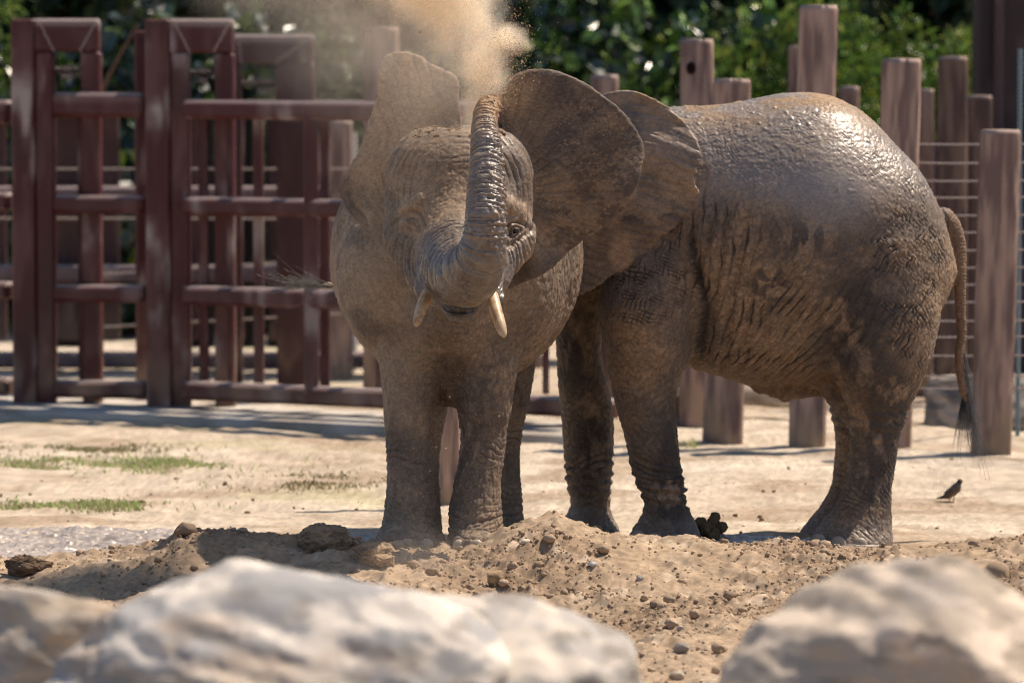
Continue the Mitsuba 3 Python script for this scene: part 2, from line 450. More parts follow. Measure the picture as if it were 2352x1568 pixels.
def elephant_front():
    p = W
    def sym_torso():
        st = []
        #    d     cx    cy(px)  hw     hh
        for d, cx, cy, hw, hh in [(24.84, 1040, 640, .05, .06), (24.88, 1040, 650, .20, .24), (25.0, 1040, 640, .36, .44), (25.15, 1042, 625, .49, .57), (25.36, 1046, 600, .61, .66),
                                  (25.65, 1049, 590, .682, .715), (25.95, 1055, 588, .665, .70), (26.25, 1065, 585, .58, .64), (26.5, 1075, 575, .42, .50), (26.66, 1080, 560, .22, .28), (26.71, 1080, 550, .05, .08)]:
            c = p(cx, cy, d)
            st.append([d, c[0], c[2], hw, hh])
        return Loft(1, st)
    torso = sym_torso()
    legL = px_legs([(640, 862, 985, 25.2), (760, 862, 1000, 25.16), (850, 872, 997, 25.12), (950, 880, 994, 25.1), (1040, 886, 994, 25.1), (1110, 887, 1004, 25.1), (1180, 881, 1011, 25.1), (1215, 872, 1016, 25.08), (1245, 858, 1024, 25.05), (1275, 856, 1024, 25.05)], 25.1)
    legR = px_legs([(640, 1075, 1195, 25.2), (760, 1050, 1197, 25.16), (850, 1049, 1188, 25.12), (945, 1052, 1174, 25.1), (1000, 1057, 1164, 25.1), (1057, 1051, 1158, 25.08), (1113, 1040, 1151, 25.06), (1180, 1030, 1153, 25.04), (1225, 1029, 1156, 25.02), (1255, 1026, 1159, 25.0), (1280, 1026, 1159, 25.0)], 25.1)
    hindR = px_legs([(700, 1070, 1240, 26.2), (800, 1090, 1236, 26.2), (870, 1100, 1226, 26.2), (945, 1104, 1210, 26.25), (1000, 1100, 1200, 26.28), (1057, 1094, 1195, 26.28), (1113, 1092, 1196, 26.26), (1180, 1088, 1202, 26.25), (1220, 1084, 1208, 26.24), (1250, 1082, 1210, 26.24)], 26.25)
    hindL = px_legs([(700, 880, 1040, 26.2), (800, 900, 1040, 26.2), (870, 905, 1036, 26.2), (945, 908, 1026, 26.25), (1000, 908, 1016, 26.28), (1057, 905, 1012, 26.28), (1113, 900, 1011, 26.26), (1180, 896, 1014, 26.25), (1250, 892, 1018, 26.24)], 26.25)
    earR = Ear(px_outline([(1160, 560), (1165, 450), (1160, 340), (1150, 260), (1153, 205), (1185, 170), (1240, 157), (1300, 170), (1355, 195), (1410, 236), (1455, 285), (1479, 335), (1478, 385), (1462, 430), (1440, 470),
                           (1405, 510), (1352, 548), (1300, 592), (1245, 632), (1195, 655), (1160, 658)], 24.75), None, 0.0155)
    x0, z0 = p(1200, 400, 24.7)[[0, 2]]
    def midR(x, z):
        u = np.maximum(x - x0, -0.2)
        e = np.maximum(z - (z0 + 0.38), 0)
        an = np.arctan2(z - z0 + .1, u + .12)
        return 24.83 - 0.10 * u + 0.30 * u * u + 1.2 * e * e + 0.025 * np.sin(u * 9 + z * 3) * sstep(0.1, .5, u) + .020 * np.sin(an * 8 + 1.5 * np.sin(u * 7)) * sstep(.2, .5, np.hypot(u, z - z0)) + 0.16 * sstep(0.25, -.25, z - z0 + 0.2) * sstep(0, .3, u)
    earR.mid = midR
    earL = Ear(px_outline([(1055, 310), (1056, 240), (1052, 185), (1030, 165), (1000, 150), (968, 128), (930, 117), (893, 121), (872, 140), (864, 175), (862, 215), (850, 262), (836, 305), (822, 345), (800, 385), (782, 415),
                           (774, 442), (782, 470), (800, 498), (830, 522), (858, 548), (890, 590), (925, 655), (955, 600), (960, 450), (985, 340)], 24.85), None, 0.0155)
    x1, z1 = p(920, 400, 24.8)[[0, 2]]
    def midL(x, z):
        u = np.maximum(x1 - x, -0.3)
        e = np.maximum(z - (z1 + 0.32), 0)
        return 24.90 + 0.62 * np.maximum(u, 0) + 0.25 * np.minimum(u, 0) ** 2 + 0.5 * e * e + 0.04 * np.sin(u * 14 - z * 4) * sstep(0, .25, u) + 0.10 * sstep(0.05, .3, z - z1)
    earL.mid = midL
    trunk = [(1055, 520, 24.50, .215), (1056, 575, 24.30, .205), (1058, 612, 24.08, .190), (1072, 628, 23.85, .172), (1096, 606, 23.68, .138), (1110, 565, 23.59, .118), (1114, 515, 23.58, .106),
             (1116, 455, 23.64, .099), (1117, 400, 23.72, .091), (1116, 350, 23.82, .080), (1113, 300, 23.94, .070), (1114, 262, 24.05, .061), (1119, 245, 24.12, .056), (1126, 241, 24.20, .054)]
    tr = [(p(x, y, d), r) for x, y, d, r in trunk]
    tp = curve([list(c) + [r] for c, r in tr], 34)
    def parts_of(P):
        d = torso(P)
        # shoulders, chest, hips
        for c, r in [((905, 640, 25.25), (.30, .34, .42)), ((1160, 640, 25.25), (.30, .34, .42))]:
            d = smin(d, sd_ell(P, p(*c), r), .10)
        d = smin(d, sd_cap(P, p(1025, 720, 24.95), p(1022, 868, 25.2), .20, .155), .10)
        lg = np.minimum(np.minimum(legL(P), legR(P)), np.minimum(hindL(P), hindR(P)))
        d = smin(d, lg, .07)
        # feet flare
        for x, y, dd, r in [(940, 1242, 24.98, .165), (1092, 1250, 24.92, .14), (1146, 1222, 26.18, .14)]:
            d = smin(d, sd_ell(P, p(x, y, dd), (r, r, .085)), .05)
        # neck, skull
        d = smin(d, sd_cap(P, p(1050, 520, 25.05), p(1050, 580, 25.4), .34, .48), .08)
        h = sd_ell(P, p(985, 410, 24.75), (.225, .26, .27))
        h = smin(h, sd_ell(P, p(1128, 410, 24.75), (.225, .26, .27)), .10)
        h = smin(h, sd_ell(P, p(1056, 440, 24.68), (.27, .26, .30)), .10)
        h = smin(h, sd_cap(P, p(1056, 420, 24.62), p(1056, 560, 24.45), .24, .20), .08)
        # brow ridges, cheek bones
        for sx in (-1, 1):
            X = lambda x: 1056 + sx * x
            h = smin(h, sd_cap(P, p(X(85), 462, 24.43), p(X(130), 488, 24.58), .060, .05), .04)
            h = smin(h, sd_cap(P, p(X(118), 545, 24.62), p(X(75), 640, 24.42), .13, .10), .07)
            h = smin(h, sd_cap(P, p(X(128), 470, 24.72), p(X(122), 560, 24.68), .10, .11), .06)
            h = smax(h, -sd_ell(P, p(X(112), 514, 24.36), (.075, .10, .055)), .05)       # eye socket
            h = smin(h, sd_ell(P, p(X(112), 512, 24.515), (.050, .05, .042)), .015)
            h = smax(h, -sd_ell(P, p(X(128), 395, 24.40), (.060, .16, .12)), .06)         # temple
        # lower jaw and mouth
        j = sd_cap(P, p(1054, 640, 24.75), p(1055, 712, 24.38), .20, .075)
        h = smin(h, j, .06)
        t = np.full(len(P), 1e3, np.float32)
        for a, b in zip(tp[:-1], tp[1:]):
            t = np.minimum(t, sd_cap(P, a[:3], b[:3], a[3], b[3]))
        # the base of the trunk joins the face, its upright part stays free
        root = np.full(len(P), 1e3, np.float32)
        for a, b in zip(tp[:9], tp[1:10]):
            root = np.minimum(root, sd_cap(P, a[:3], b[:3], a[3], b[3]))
        h = smin(h, root, .07)
        # tusk sheaths
        h = smin(h, sd_cap(P, p(1000, 590, 24.25), p(972, 668, 24.10), .11, .048), .05)
        h = smin(h, sd_cap(P, p(1118, 610, 24.22), p(1143, 684, 24.08), .09, .040), .05)
        h = smax(h, -sd_ell(P, p(1058, 712, 24.16), (.062, .13, .030)), .02)
        d = smin(d, h, .07)
        d = smin(d, t, .02)
        d = smin(d, np.minimum(earR(P), earL(P)), .035)
        # tail
        tl = curve([list(p(1085, 520, 26.62)) + [.07], list(p(1000, 515, 26.85)) + [.05], list(p(880, 590, 27.0)) + [.035], list(p(790, 655, 26.95)) + [.022], list(p(712, 654, 26.8)) + [.012]], 10)
        for a, b in zip(tl[:-1], tl[1:]):
            d = smin(d, sd_cap(P, a[:3], b[:3], a[3], b[3]), .02)
        return d
    VA, Q = body_mesh(parts_of, (-1.12, 23.35, -0.08), (.74, 27.15, 2.82), .021)
    NA = normals(VA, Q)
    sel = NA[:, 1] < .4                      # the skin's relief is worked out on the sides one can see
    V, Nn = VA[sel], NA[sel]
    P32 = V.astype(np.float32)
    ear_r, ear_l = earR(P32), earL(P32)
    on_ear = sstep(.03, .005, np.minimum(ear_r, ear_l))
    tdist = np.full(len(V), 9.0); tpar = np.zeros(len(V)); tarc = np.zeros(len(V)); arc = 0.0
    for k, (a, b) in enumerate(zip(tp[:-1], tp[1:])):
        dd = sd_cap(P32, a[:3], b[:3], a[3], b[3]); m = dd < tdist
        ab = b[:3] - a[:3]; L = np.linalg.norm(ab)
        t = np.clip((V - a[:3]) @ ab / L ** 2, 0, 1)
        tdist[m] = dd[m]; tpar[m] = k + t[m]; tarc[m] = arc + t[m] * L
        arc += L
    on_trunk = sstep(.05, .01, tdist) * sstep(3.5, 6, tpar)
    free = on_trunk * sstep(9, 11, tpar)
    x, y, z = V.T
    head = sstep(25.05, 24.85, y) * sstep(1.05, 1.25, z) * (1 - on_ear)
    face = head * (1 - on_trunk)
    skull = face * sstep(24.86, 24.72, y)
    legs = sstep(1.02, .85, z)
    body = np.clip(1 - head - on_ear - on_trunk, 0, 1)
    c0 = p(1062, 610, 24.1); rr = np.hypot(x - c0[0], z - c0[2])
    xm, zm = p(1056, 470, 24.5)[[0, 2]]
    # rings of the trunk, folds round its root, arcs on the forehead, the bundle of creases round the temples
    w_tr = np.maximum(lines(tarc, V, .026, 3, .22, .34, .35, 7), .7 * lines(tarc, V, .0145, 4, .3, .4, .6, 6))
    root = skull * sstep(p(0, 520, 24.2)[2], p(0, 560, 24.2)[2], z) * sstep(24.62, 24.5, y)
    w_root = np.maximum(lines(rr, V, .040, 5, .22, .34, .3, 8), .6 * lines(rr, V, .021, 6, .3, .36, .6, 7))
    temple = sstep(.20, .29, np.hypot((x - xm), (z - zm) * .78)) * skull * (1 - root) * (.35 + .65 * sstep(.4, .6, fbm(V * 5, 2, 31)))
    w_tmp = lines(np.hypot(x - xm, (z - zm) * .78), V, .030, 7, .35, .34, .4, 8)
    rf = np.hypot(x - xm, (z - (zm - .25)) * 1.0)
    w_fore = lines(rf, V, .040, 8, .6, .25, .9, 8)
    w_v = np.clip(creases(V, .030, 3.2, [.08, .1, 1], .10, 9, .5) * .8 + .7 * creases(V, .048, 5, [-.12, .1, 1], .07, 29, .5), 0, 1)
    w_fine = creases(V, .020, 3.5, [0, .1, 1], .12, 6)
    w_h = np.maximum(lines(z + .12 * x, V, .040, 10, .6, .26, .75, 5), .6 * lines(z - .5 * x, V, .034, 30, .8, .26, .85, 4))
    fan_r = np.arctan2(z - z0 + .1, x - x0 + .12)
    w_ear = np.where(x > xm, lines(fan_r, V * .25, .17, 11, .5, .22, .8, 1.2), lines(x + .35 * z, V, .07, 12, .8, .26, .6, 5))
    knee = np.clip(np.exp(-((z - .60) / .10) ** 2) + 1.2 * np.exp(-((z - .23) / .10) ** 2), 0, 1)
    up = sstep(24.62, 24.4, y)
    disp = -(on_trunk * .0095 * w_tr + root * .0105 * w_root + temple * .0065 * w_tmp + face * (1 - root) * (1 - temple) * (.0018 * w_fore + .0022 * w_fine)
             + body * (1 - legs) * (.0052 * w_v + .003 * w_fine) + body * legs * (.0040 * w_v * (1 - knee) + .0065 * w_h * knee + .003 * w_fine) + on_ear * w_ear * np.where(x > xm, .0012 + .004 * sstep(.32, .08, np.hypot(x - x0, z - z0)), .0065))
    # eyes: lids round a slit
    eye = np.zeros(len(V)); eyec = np.zeros(len(V)); eye_at = []
    for (ex, ey, tilt, opened) in ((948, 514, -.35, 0.0), (1184, 531, .55, .7)):
        q = p(ex, ey, 24.45)
        m = (np.abs(x - q[0]) < .02) & (np.abs(z - q[2]) < .02) & (y < 24.9)
        ye = y[m].min() if m.any() else 24.5
        eye_at.append((q[0], ye, q[2]))
        du, dv = x - q[0], z - q[2]
        u_, v_ = du * math.cos(tilt) + dv * math.sin(tilt), dv * math.cos(tilt) - du * math.sin(tilt)
        v_ = v_ + 6 * u_ * u_
        r_ = np.sqrt((u_ / 1.6) ** 2 + v_ ** 2)
        near_ = (np.abs(y - ye) < .15) * head
        r_ = r_ * (1.35 if opened > 0 else 1.0)
        eye += near_ * (1.0 if opened > 0 else .55) * (-.016 * np.exp(-((r_ - .060) / .016) ** 2) + .006 * opened * np.exp(-((r_ - .040) / .010) ** 2) - .010 * np.exp(-((r_ - .027) / .006) ** 2) + .008 * np.exp(-((r_ - .017) / .007) ** 2) - .016 * opened * np.exp(-(r_ / .010) ** 2))
        eyec = np.maximum(eyec, near_ * np.maximum(np.exp(-((r_ - .027) / .007) ** 2) * .6, np.maximum(np.exp(-(v_ / .006) ** 2) * (np.abs(u_) < .034), opened * np.exp(-(r_ / .014) ** 2))))
        eyec = np.maximum(eyec, near_ * .75 * np.exp(-((r_ - .060) / .012) ** 2) * sstep(-.005, .035, v_))  # shade of the fold above the eye, painted into the colour
    disp = disp * (1 - np.clip(eyec * 2, 0, 1)) + eye
    big = .016 * (fbm(V * 4, 2, 12) - .5) * (1 - on_ear) * (1 - on_trunk) + .009 * on_ear * (fbm(V * [7, 7, 4], 2, 13) - .5)
    grain = .0028 * (noise(V / .012, 14) - .5) + .0035 * (noise(V / .028, 15) - .5)
    ridge = sstep(.35, .9, (x - p(1118, 0, 23.8)[0]) / .07 + .5)
    knobs = free * .016 * ridge * np.maximum(noise(V * [50, 50, 42], 16) - .45, 0) * 2 * sstep(14, 18, tpar)
    out = disp + big + grain + knobs
    # colour: dry mud over grey brown skin, darker along the wrinkle lines
    dry, skin, dark, ochre = np.array([.295, .21, .142]), np.array([.160, .121, .094]), np.array([.060, .048, .044]), np.array([.27, .165, .095])
    n1, n2 = fbm(V * 3.2, 4, 17), fbm(V * [9, 9, 5], 3, 18)
    C = mixc(skin, dry, sstep(.35, .65, n1) * .8)
    C = mixc(C, ochre, sstep(.55, .75, n2) * .3 * (1 - face))
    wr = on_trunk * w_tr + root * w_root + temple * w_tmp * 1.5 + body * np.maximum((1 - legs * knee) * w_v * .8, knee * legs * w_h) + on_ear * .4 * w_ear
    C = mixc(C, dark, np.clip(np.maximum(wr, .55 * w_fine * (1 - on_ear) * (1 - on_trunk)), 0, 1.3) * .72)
    eardark = on_ear * (x > xm) * (.25 + .62 * sstep(.40, .60, fbm(V * [8, 4, 8], 4, 20) + .25 * (noise(V / .018, 37) - .5))) * sstep(.02, .2, x - x0)
    specks = on_ear * (x > xm) * sstep(.70, .80, noise(V / .0085, 27)) * sstep(.42, .6, fbm(V * 9, 3, 28)) * .6
    lowear = on_ear * (x > xm) * sstep(p(0, 545, 24.8)[2], p(0, 630, 24.8)[2], z) * .8
    edge_r = on_ear * sstep(-.06, -.02, earR.edge(P32[:, 0], P32[:, 2])) * .7 * (x > xm) * sstep(.35, .55, noise(V * 6, 23))
    C = mixc(C, dark * 1.2, np.clip(np.maximum(np.maximum(eardark, lowear), edge_r), 0, 1))
    C = mixc(C, [.34, .23, .14], specks * (1 - lowear))
    lobe_l = on_ear * (x < xm) * sstep(p(0, 400, 25)[2], p(0, 470, 25)[2], z) * sstep(.36, .50, n2) * .85
    lobe_l = np.maximum(lobe_l, on_ear * (x < xm) * sstep(-.035, -.012, earL.edge(P32[:, 0], P32[:, 2])) * sstep(p(0, 330, 25)[2], p(0, 420, 25)[2], z) * .8)
    C = mixc(C, dark * 1.4, lobe_l)
    C = mixc(C, [.022, .017, .015], np.clip(eyec, 0, 1) * .85)
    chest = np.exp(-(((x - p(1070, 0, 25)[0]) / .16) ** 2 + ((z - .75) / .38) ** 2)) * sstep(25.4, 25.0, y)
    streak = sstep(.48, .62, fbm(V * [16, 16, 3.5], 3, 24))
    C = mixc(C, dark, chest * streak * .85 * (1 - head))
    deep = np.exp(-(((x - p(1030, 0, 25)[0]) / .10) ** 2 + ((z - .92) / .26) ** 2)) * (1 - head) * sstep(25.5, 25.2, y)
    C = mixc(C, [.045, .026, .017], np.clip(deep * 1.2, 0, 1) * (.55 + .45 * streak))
    wet_tr = on_trunk * sstep(31, 26, tpar)
    low_face = head * sstep(p(0, 560, 24.2)[2], p(0, 640, 24.2)[2], z) * sstep(24.5, 24.3, y)
    C = mixc(C, dark * 1.2, np.clip(wet_tr * .5 + low_face * .5, 0, 1) * (.45 + .55 * sstep(.35, .6, n2)))
    C = mixc(C, [.36, .23, .13], free * sstep(25, 31, tpar) * .7 + knobs * 25)
    mouth = sstep(.10, .05, np.sqrt((x - p(1058, 0, 24.2)[0]) ** 2 + ((z - p(0, 714, 24.2)[2]) / .5) ** 2)) * (y < 24.5) * head
    C = mixc(C, [.012, .009, .008], mouth)
    dusty = sstep(p(1030, 0, 25)[0], p(900, 0, 25)[0], x) * (1 - on_trunk)
    C = mixc(C, [.33, .25, .178], dusty * .5 * sstep(.3, .6, n1))
    C = C * (.70 + .60 * noise(V / .0095, 39))[:, None] * (.86 + .28 * noise(V / .024, 40))[:, None]
    wet = np.clip(wet_tr * (.6 + .4 * sstep(.3, .6, n2)) + low_face * .6 + face * sstep(xm, xm + .15, x) * .3 + chest * streak * .08, 0, 1)
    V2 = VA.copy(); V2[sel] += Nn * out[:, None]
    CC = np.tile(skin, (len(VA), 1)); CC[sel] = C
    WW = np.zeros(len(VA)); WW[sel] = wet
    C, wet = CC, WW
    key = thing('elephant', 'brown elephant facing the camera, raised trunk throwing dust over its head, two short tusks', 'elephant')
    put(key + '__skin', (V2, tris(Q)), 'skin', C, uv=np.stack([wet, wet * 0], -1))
    # tusks
    for pts, lab in (([(986, 664, 24.10, .031), (975, 690, 24.02, .031), (963, 722, 23.95, .027), (957, 742, 23.92, .019), (955.5, 748, 23.91, .009)], 'stained tusk on the left of the picture'),
                     ([(1130, 676, 24.06, .031), (1137, 705, 23.98, .032), (1149, 745, 23.90, .029), (1156, 766, 23.87, .020), (1158, 773, 23.86, .009)], 'longer stained tusk under the raised trunk')):
        c = curve([list(p(a, b, d)) + [r] for a, b, d, r in pts], 26)
        m = tube(c[:, :3], c[:, 3], 16)
        n_ = fbm(m[0] * 22, 3, 25)
        part(key, 'tusk', m, 'satin', mixc(mixc([.46, .34, .22], [.30, .16, .07], sstep(.42, .66, n_) * .85), [.16, .11, .08], sstep(.62, .8, fbm(m[0] * 40, 2, 26)) * .7), label=lab)
    # eyes: a glint behind the lids
    for q in eye_at[1:]:
        e = trimesh.creation.icosphere(3, .017); e.apply_translation(np.array(q) + [0, .026, 0])
        part(key, 'eye', e, 'gloss', [.02, .012, .008])
    # toe nails of the front feet
    for (tx, ty, td_, r) in ((893, 1252, 24.89, .034), (935, 1252, 24.815, .040), (980, 1250, 24.83, .036), (1055, 1252, 24.82, .034), (1094, 1254, 24.775, .040), (1132, 1252, 24.82, .034)):
        e = trimesh.creation.icosphere(3, 1.0); e.apply_scale([r, .022, r * .95]); e.apply_translation(p(tx, ty, td_))
        part(key, 'toenail', e, 'satin', [.33, .28, .22])
    tops = np.nonzero((NA[:, 2] > .75) & (np.abs(VA[:, 1] - 24.72) < .20) & (VA[:, 0] > p(900, 0, 24.7)[0]) & (VA[:, 0] < p(1160, 0, 24.7)[0]) & (VA[:, 2] > p(0, 330, 24.7)[2]) & (VA[:, 2] < p(0, 285, 24.7)[2]))[0]
    g = np.random.default_rng(77)
    return key, tp, V2[g.choice(tops, 130)] if len(tops) else np.zeros((0, 3))

def hair(roots, dirs, length, r, n, seed, sway=0.35, bend=(0, 0, -1.0)):
    g = np.random.default_rng(seed)
    ms = []
    for k in range(n):
        i = g.integers(len(roots))
        a = np.array(roots[i], float); d = np.array(dirs[i], float) + g.normal(0, sway, 3); d /= np.linalg.norm(d)
        L = length * g.uniform(.45, 1.1)
        s = np.linspace(0, 1, 7)[:, None]
        pts = a + d * L * s + np.asarray(bend) * (L * .28) * s ** 2 + g.normal(0, .02 * L, 3) * s ** 2
        ms.append(tube(pts, np.linspace(r, r * .4, 7), 3, caps=False))
    return join(ms)

EL1, TRUNK1, HEAD_TOP = elephant_front()
_q = W(722, 655, 26.82)
part(EL1, 'tail_hair', hair([W(a, 654 + g_, 26.82) for a in (700, 720, 740, 760) for g_ in (-2, 4)], [[-1, -.1, .03]] * 8, .26, .0013, 90, 51, .17, (0, 0, .2)), 'satin', [.12, .11, .10], label='wind blown tail hair')

# ------------------------------------------------------------------ elephant behind (seen from its left side)
def elephant_side():
    p = W
    D0 = 26.42
    top = PchipInterpolator([1330, 1400, 1500, 1600, 1650, 1700, 1750, 1800, 1850, 1900, 1950, 2000, 2050, 2100, 2150, 2180, 2194, 2198], [300, 262, 246, 243, 240, 232, 222, 213, 211, 217, 238, 272, 325, 392, 472, 535, 590, 620])
    bot = PchipInterpolator([1330, 1400, 1500, 1580, 1650, 1740, 1850, 1950, 2050, 2100, 2150, 2180, 2194, 2198], [560, 680, 800, 842, 864, 886, 892, 880, 830, 790, 730, 680, 640, 625])
    hw = PchipInterpolator([1330, 1400, 1500, 1600, 1750, 1850, 1950, 2050, 2120, 2170, 2190, 2198], [.28, .38, .46, .53, .60, .60, .56, .47, .36, .22, .10, .03])
    st = []
    for x in list(range(1330, 2190, 20)) + [2188, 2194, 2198]:
        d = D0 + (1800 - x) * .00022
        a, b = p(x, top(x), d), p(x, bot(x), d)
        st.append([a[0], d, (a[2] + b[2]) / 2, hw(x), max((a[2] - b[2]) / 2, .02)])
    torso = Loft(0, st)
    dn, df = 26.12, 26.72
    hindN = px_legs([(430, 1990, 2060, 26.3), (480, 1940, 2100, 26.24), (560, 1880, 2150, 26.18), (700, 1880, 2160, 26.16), (800, 1890, 2146, 26.14), (850, 1905, 2130), (900, 1928, 2110), (950, 1950, 2088), (1010, 1953, 2066), (1075, 1947, 2056), (1117, 1937, 2052), (1167, 1912, 2049), (1205, 1882, 2049), (1235, 1864, 2050), (1255, 1860, 2049), (1285, 1862, 2048)], dn)
    hindF = px_legs([(480, 1950, 2050, 26.6), (560, 1900, 2090, 26.64), (700, 1860, 2100, 26.66), (850, 1890, 2090), (930, 1902, 2050), (1000, 1916, 2040), (1070, 1915, 2030), (1117, 1907, 2030), (1167, 1880, 2026), (1200, 1852, 2020), (1227, 1834, 2018), (1245, 1831, 2018), (1275, 1833, 2018)], df)
    foreN = px_legs([(430, 1490, 1530, 26.3), (480, 1455, 1565, 26.25), (560, 1420, 1590, 26.2), (700, 1372, 1600, 26.14), (750, 1376, 1592), (800, 1386, 1582), (850, 1394, 1567), (900, 1405, 1554), (990, 1430, 1557), (1060, 1445, 1565), (1117, 1463, 1575), (1152, 1477, 1577), (1182, 1472, 1591), (1217, 1452, 1606), (1242, 1442, 1608), (1275, 1440, 1608)], dn)
    foreF = px_legs([(600, 1300, 1420, 26.66), (720, 1276, 1390), (800, 1277, 1382), (900, 1282, 1399), (950, 1288, 1410), (1040, 1295, 1410), (1110, 1299, 1405), (1157, 1310, 1403), (1187, 1297, 1411), (1215, 1283, 1422), (1235, 1280, 1424), (1262, 1282, 1422)], df)
    ear = Ear(px_outline([(1300, 300), (1380, 220), (1450, 208), (1500, 224), (1545, 252), (1585, 292), (1607, 330), (1608, 365), (1598, 410), (1604, 440), (1586, 470), (1560, 512), (1515, 548), (1470, 582), (1425, 620), (1380, 655), (1335, 680), (1290, 640), (1270, 450)], 25.92), None, .0155)
    xe, ze = p(1400, 450, 25.9)[[0, 2]]
    ear.mid = lambda x, z: 26.02 - .22 * (x - xe) + .12 * np.maximum(x - xe, 0) ** 2 + .02 * np.sin((z - ze) * 16 + (x - xe) * 5) * sstep(0, .35, x - xe) + .06 * sstep(.25, .5, z - ze) - .03 * sstep(-.1, -.5, z - ze)
    tail = [(2165, 505, 26.42, .075), (2190, 535, 26.42, .052), (2203, 575, 26.40, .038), (2205, 640, 26.38, .031), (2206, 706, 26.38, .0265), (2209, 770, 26.38, .0235), (2204, 800, 26.38, .022), (2203, 830, 26.38, .0215), (2208, 870, 26.38, .0215), (2214, 905, 26.38, .020), (2217, 918, 26.38, .014)]
    tp = curve([list(p(x, y, d)) + [r] for x, y, d, r in tail], 22)
    def sdf(P):
        d = torso(P)
        d = smin(d, sd_ell(P, p(2020, 560, 26.3), (.33, .40, .52)), .10)         # haunch
        d = smin(d, sd_ell(P, p(1490, 600, 26.3), (.26, .34, .46)), .08)         # shoulder
        d = smin(d, sd_ell(P, p(1560, 790, 26.15), (.07, .12, .12)), .06)
        d = smin(d, foreN(P), .06)
        d = smin(d, hindN(P), .05)
        d = smin(d, np.minimum(foreF(P), hindF(P)), .05)
        for x, y, dd, r, q in [(1527, 1238, 26.05, .195, .09), (1955, 1248, 26.05, .220, .10), (1352, 1222, 26.66, .17, .085), (1925, 1236, 26.66, .205, .09)]:
            d = smin(d, sd_ell(P, p(x, y, dd), (r, r * .95, q)), .04)
        d = smin(d, sd_cap(P, p(1740, 888, 26.4), p(1805, 905, 26.38), .03, .035), .05)
        d = smin(d, sd_cap(P, p(1805, 905, 26.38), p(1900, 892, 26.35), .035, .045), .05)
        d = smin(d, sd_cap(P, p(1890, 880, 26.25), p(1952, 970, 26.2), .05, .03), .05)   # flank fold
        # neck and head, turned away behind the other elephant
        d = smin(d, sd_cap(P, p(1430, 440, 26.6), p(1290, 420, 26.98), .42, .36), .12)
        h = sd_ell(P, p(1235, 430, 27.12), (.34, .30, .38))
        h = smin(h, sd_cap(P, p(1200, 480, 27.15), p(1110, 600, 27.3), .24, .17), .08)
        h = smin(h, sd_cap(P, p(1110, 600, 27.3), p(1075, 700, 27.35), .17, .11), .08)
        h = smin(h, sd_cap(P, p(1075, 700, 27.35), p(1110, 790, 27.35), .11, .07), .04)
        d = smin(d, h, .10)
        d = smin(d, ear(P), .03)
        for a, b in zip(tp[:-1], tp[1:]):
            d = smin(d, sd_cap(P, a[:3], b[:3], a[3], b[3]), .02)
        return d
    VA, Q = body_mesh(sdf, (-.42, 25.5, -.10), (2.62, 27.65, 2.62), .0215)
    NA = normals(VA, Q)
    sel = (NA[:, 1] < .4) & (VA[:, 0] > .2)
    V, N = VA[sel], NA[sel]
    P32 = V.astype(np.float32)
    x, y, z = V.T
    on_ear = sstep(.03, .005, ear(P32))
    td = np.full(len(V), 9.0); ts = np.zeros(len(V)); arc = 0.
    for a, b in zip(tp[:-1], tp[1:]):
        dd = sd_cap(P32, a[:3], b[:3], a[3], b[3]); m = dd < td
        L = np.linalg.norm(b[:3] - a[:3])
        ts[m] = arc + np.clip((V[m] - a[:3]) @ (b[:3] - a[:3]) / L ** 2, 0, 1) * L
        td[m] = dd[m]; arc += L
    on_tail = sstep(.03, .01, td) * (x > p(2180, 0, 26.4)[0])
    X = x / 26.2 * F + 1176                   # the regions below are where the skin changes, seen from its left side
    Yp = 121 + (CAM_Z - z) / 26.2 * F
    reg = lambda cx, cy, rx, ry: np.exp(-(((X - cx) / rx) ** 2 + ((Yp - cy) / ry) ** 2))
    sh = np.clip(reg(1480, 640, 110, 140) * 1.4, 0, 1)
    fl_v = np.clip(reg(1650, 640, 90, 230) * 1.5, 0, 1)
    fl_d = np.clip(reg(1830, 770, 150, 150) * 1.5, 0, 1)
    rump = np.clip(reg(2070, 640, 120, 300) * 1.4, 0, 1) * (1 - fl_d * .6)
    back = sstep(500, 400, Yp) * (1 - rump * .5)
    leg_low = sstep(880, 980, Yp)
    fam = lambda a, wave, seed, **k: lines(x * math.cos(math.radians(a)) + z * math.sin(math.radians(a)) + y * .3, V, wave, seed, **k)
    w_sh = np.clip(np.maximum(fam(72, .021, 61, warp=.6, width=.30, breakup=.8), .8 * fam(-25, .024, 62, warp=.6, width=.28, breakup=.8)) * .8 + .4 * creases(V, .03, 3, [.3, .2, 1], .1, 96), 0, 1)
    w_fv = fam(-8, .052, 63, warp=.45, width=.22, breakup=.5, scale=7)
    w_fd = np.maximum(fam(-32, .046, 64, warp=.4, width=.26, breakup=.5, scale=7), .5 * fam(-30, .020, 65, warp=.5, width=.34))
    w_ru = np.clip(np.maximum(fam(-38, .028, 66, warp=.7, width=.27, breakup=.8), .85 * fam(42, .025, 67, warp=.7, width=.27, breakup=.8)) * .75 + .6 * creases(V, .032, 2.5, [.2, .3, 1], .10, 97), 0, 1)
    w_bk = np.clip(.7 * np.maximum(fam(-60, .020, 68, warp=.9, width=.30, breakup=.9), .85 * fam(35, .019, 69, warp=.9, width=.30, breakup=.9)) + .6 * creases(V, .028, 2.2, [.8, .2, .3], .12, 98), 0, 1)
    w_lh = lines(z + .06 * np.sin(x * 9), V, .036, 70, .35, .34, .45, 6)
    w_lv = np.maximum(fam(50, .030, 71, warp=.6, width=.28, breakup=.7), .7 * fam(-20, .034, 91, warp=.7, width=.26, breakup=.8))
    w_f = creases(V, .018, 3, [.2, .3, 1], .14, 72)
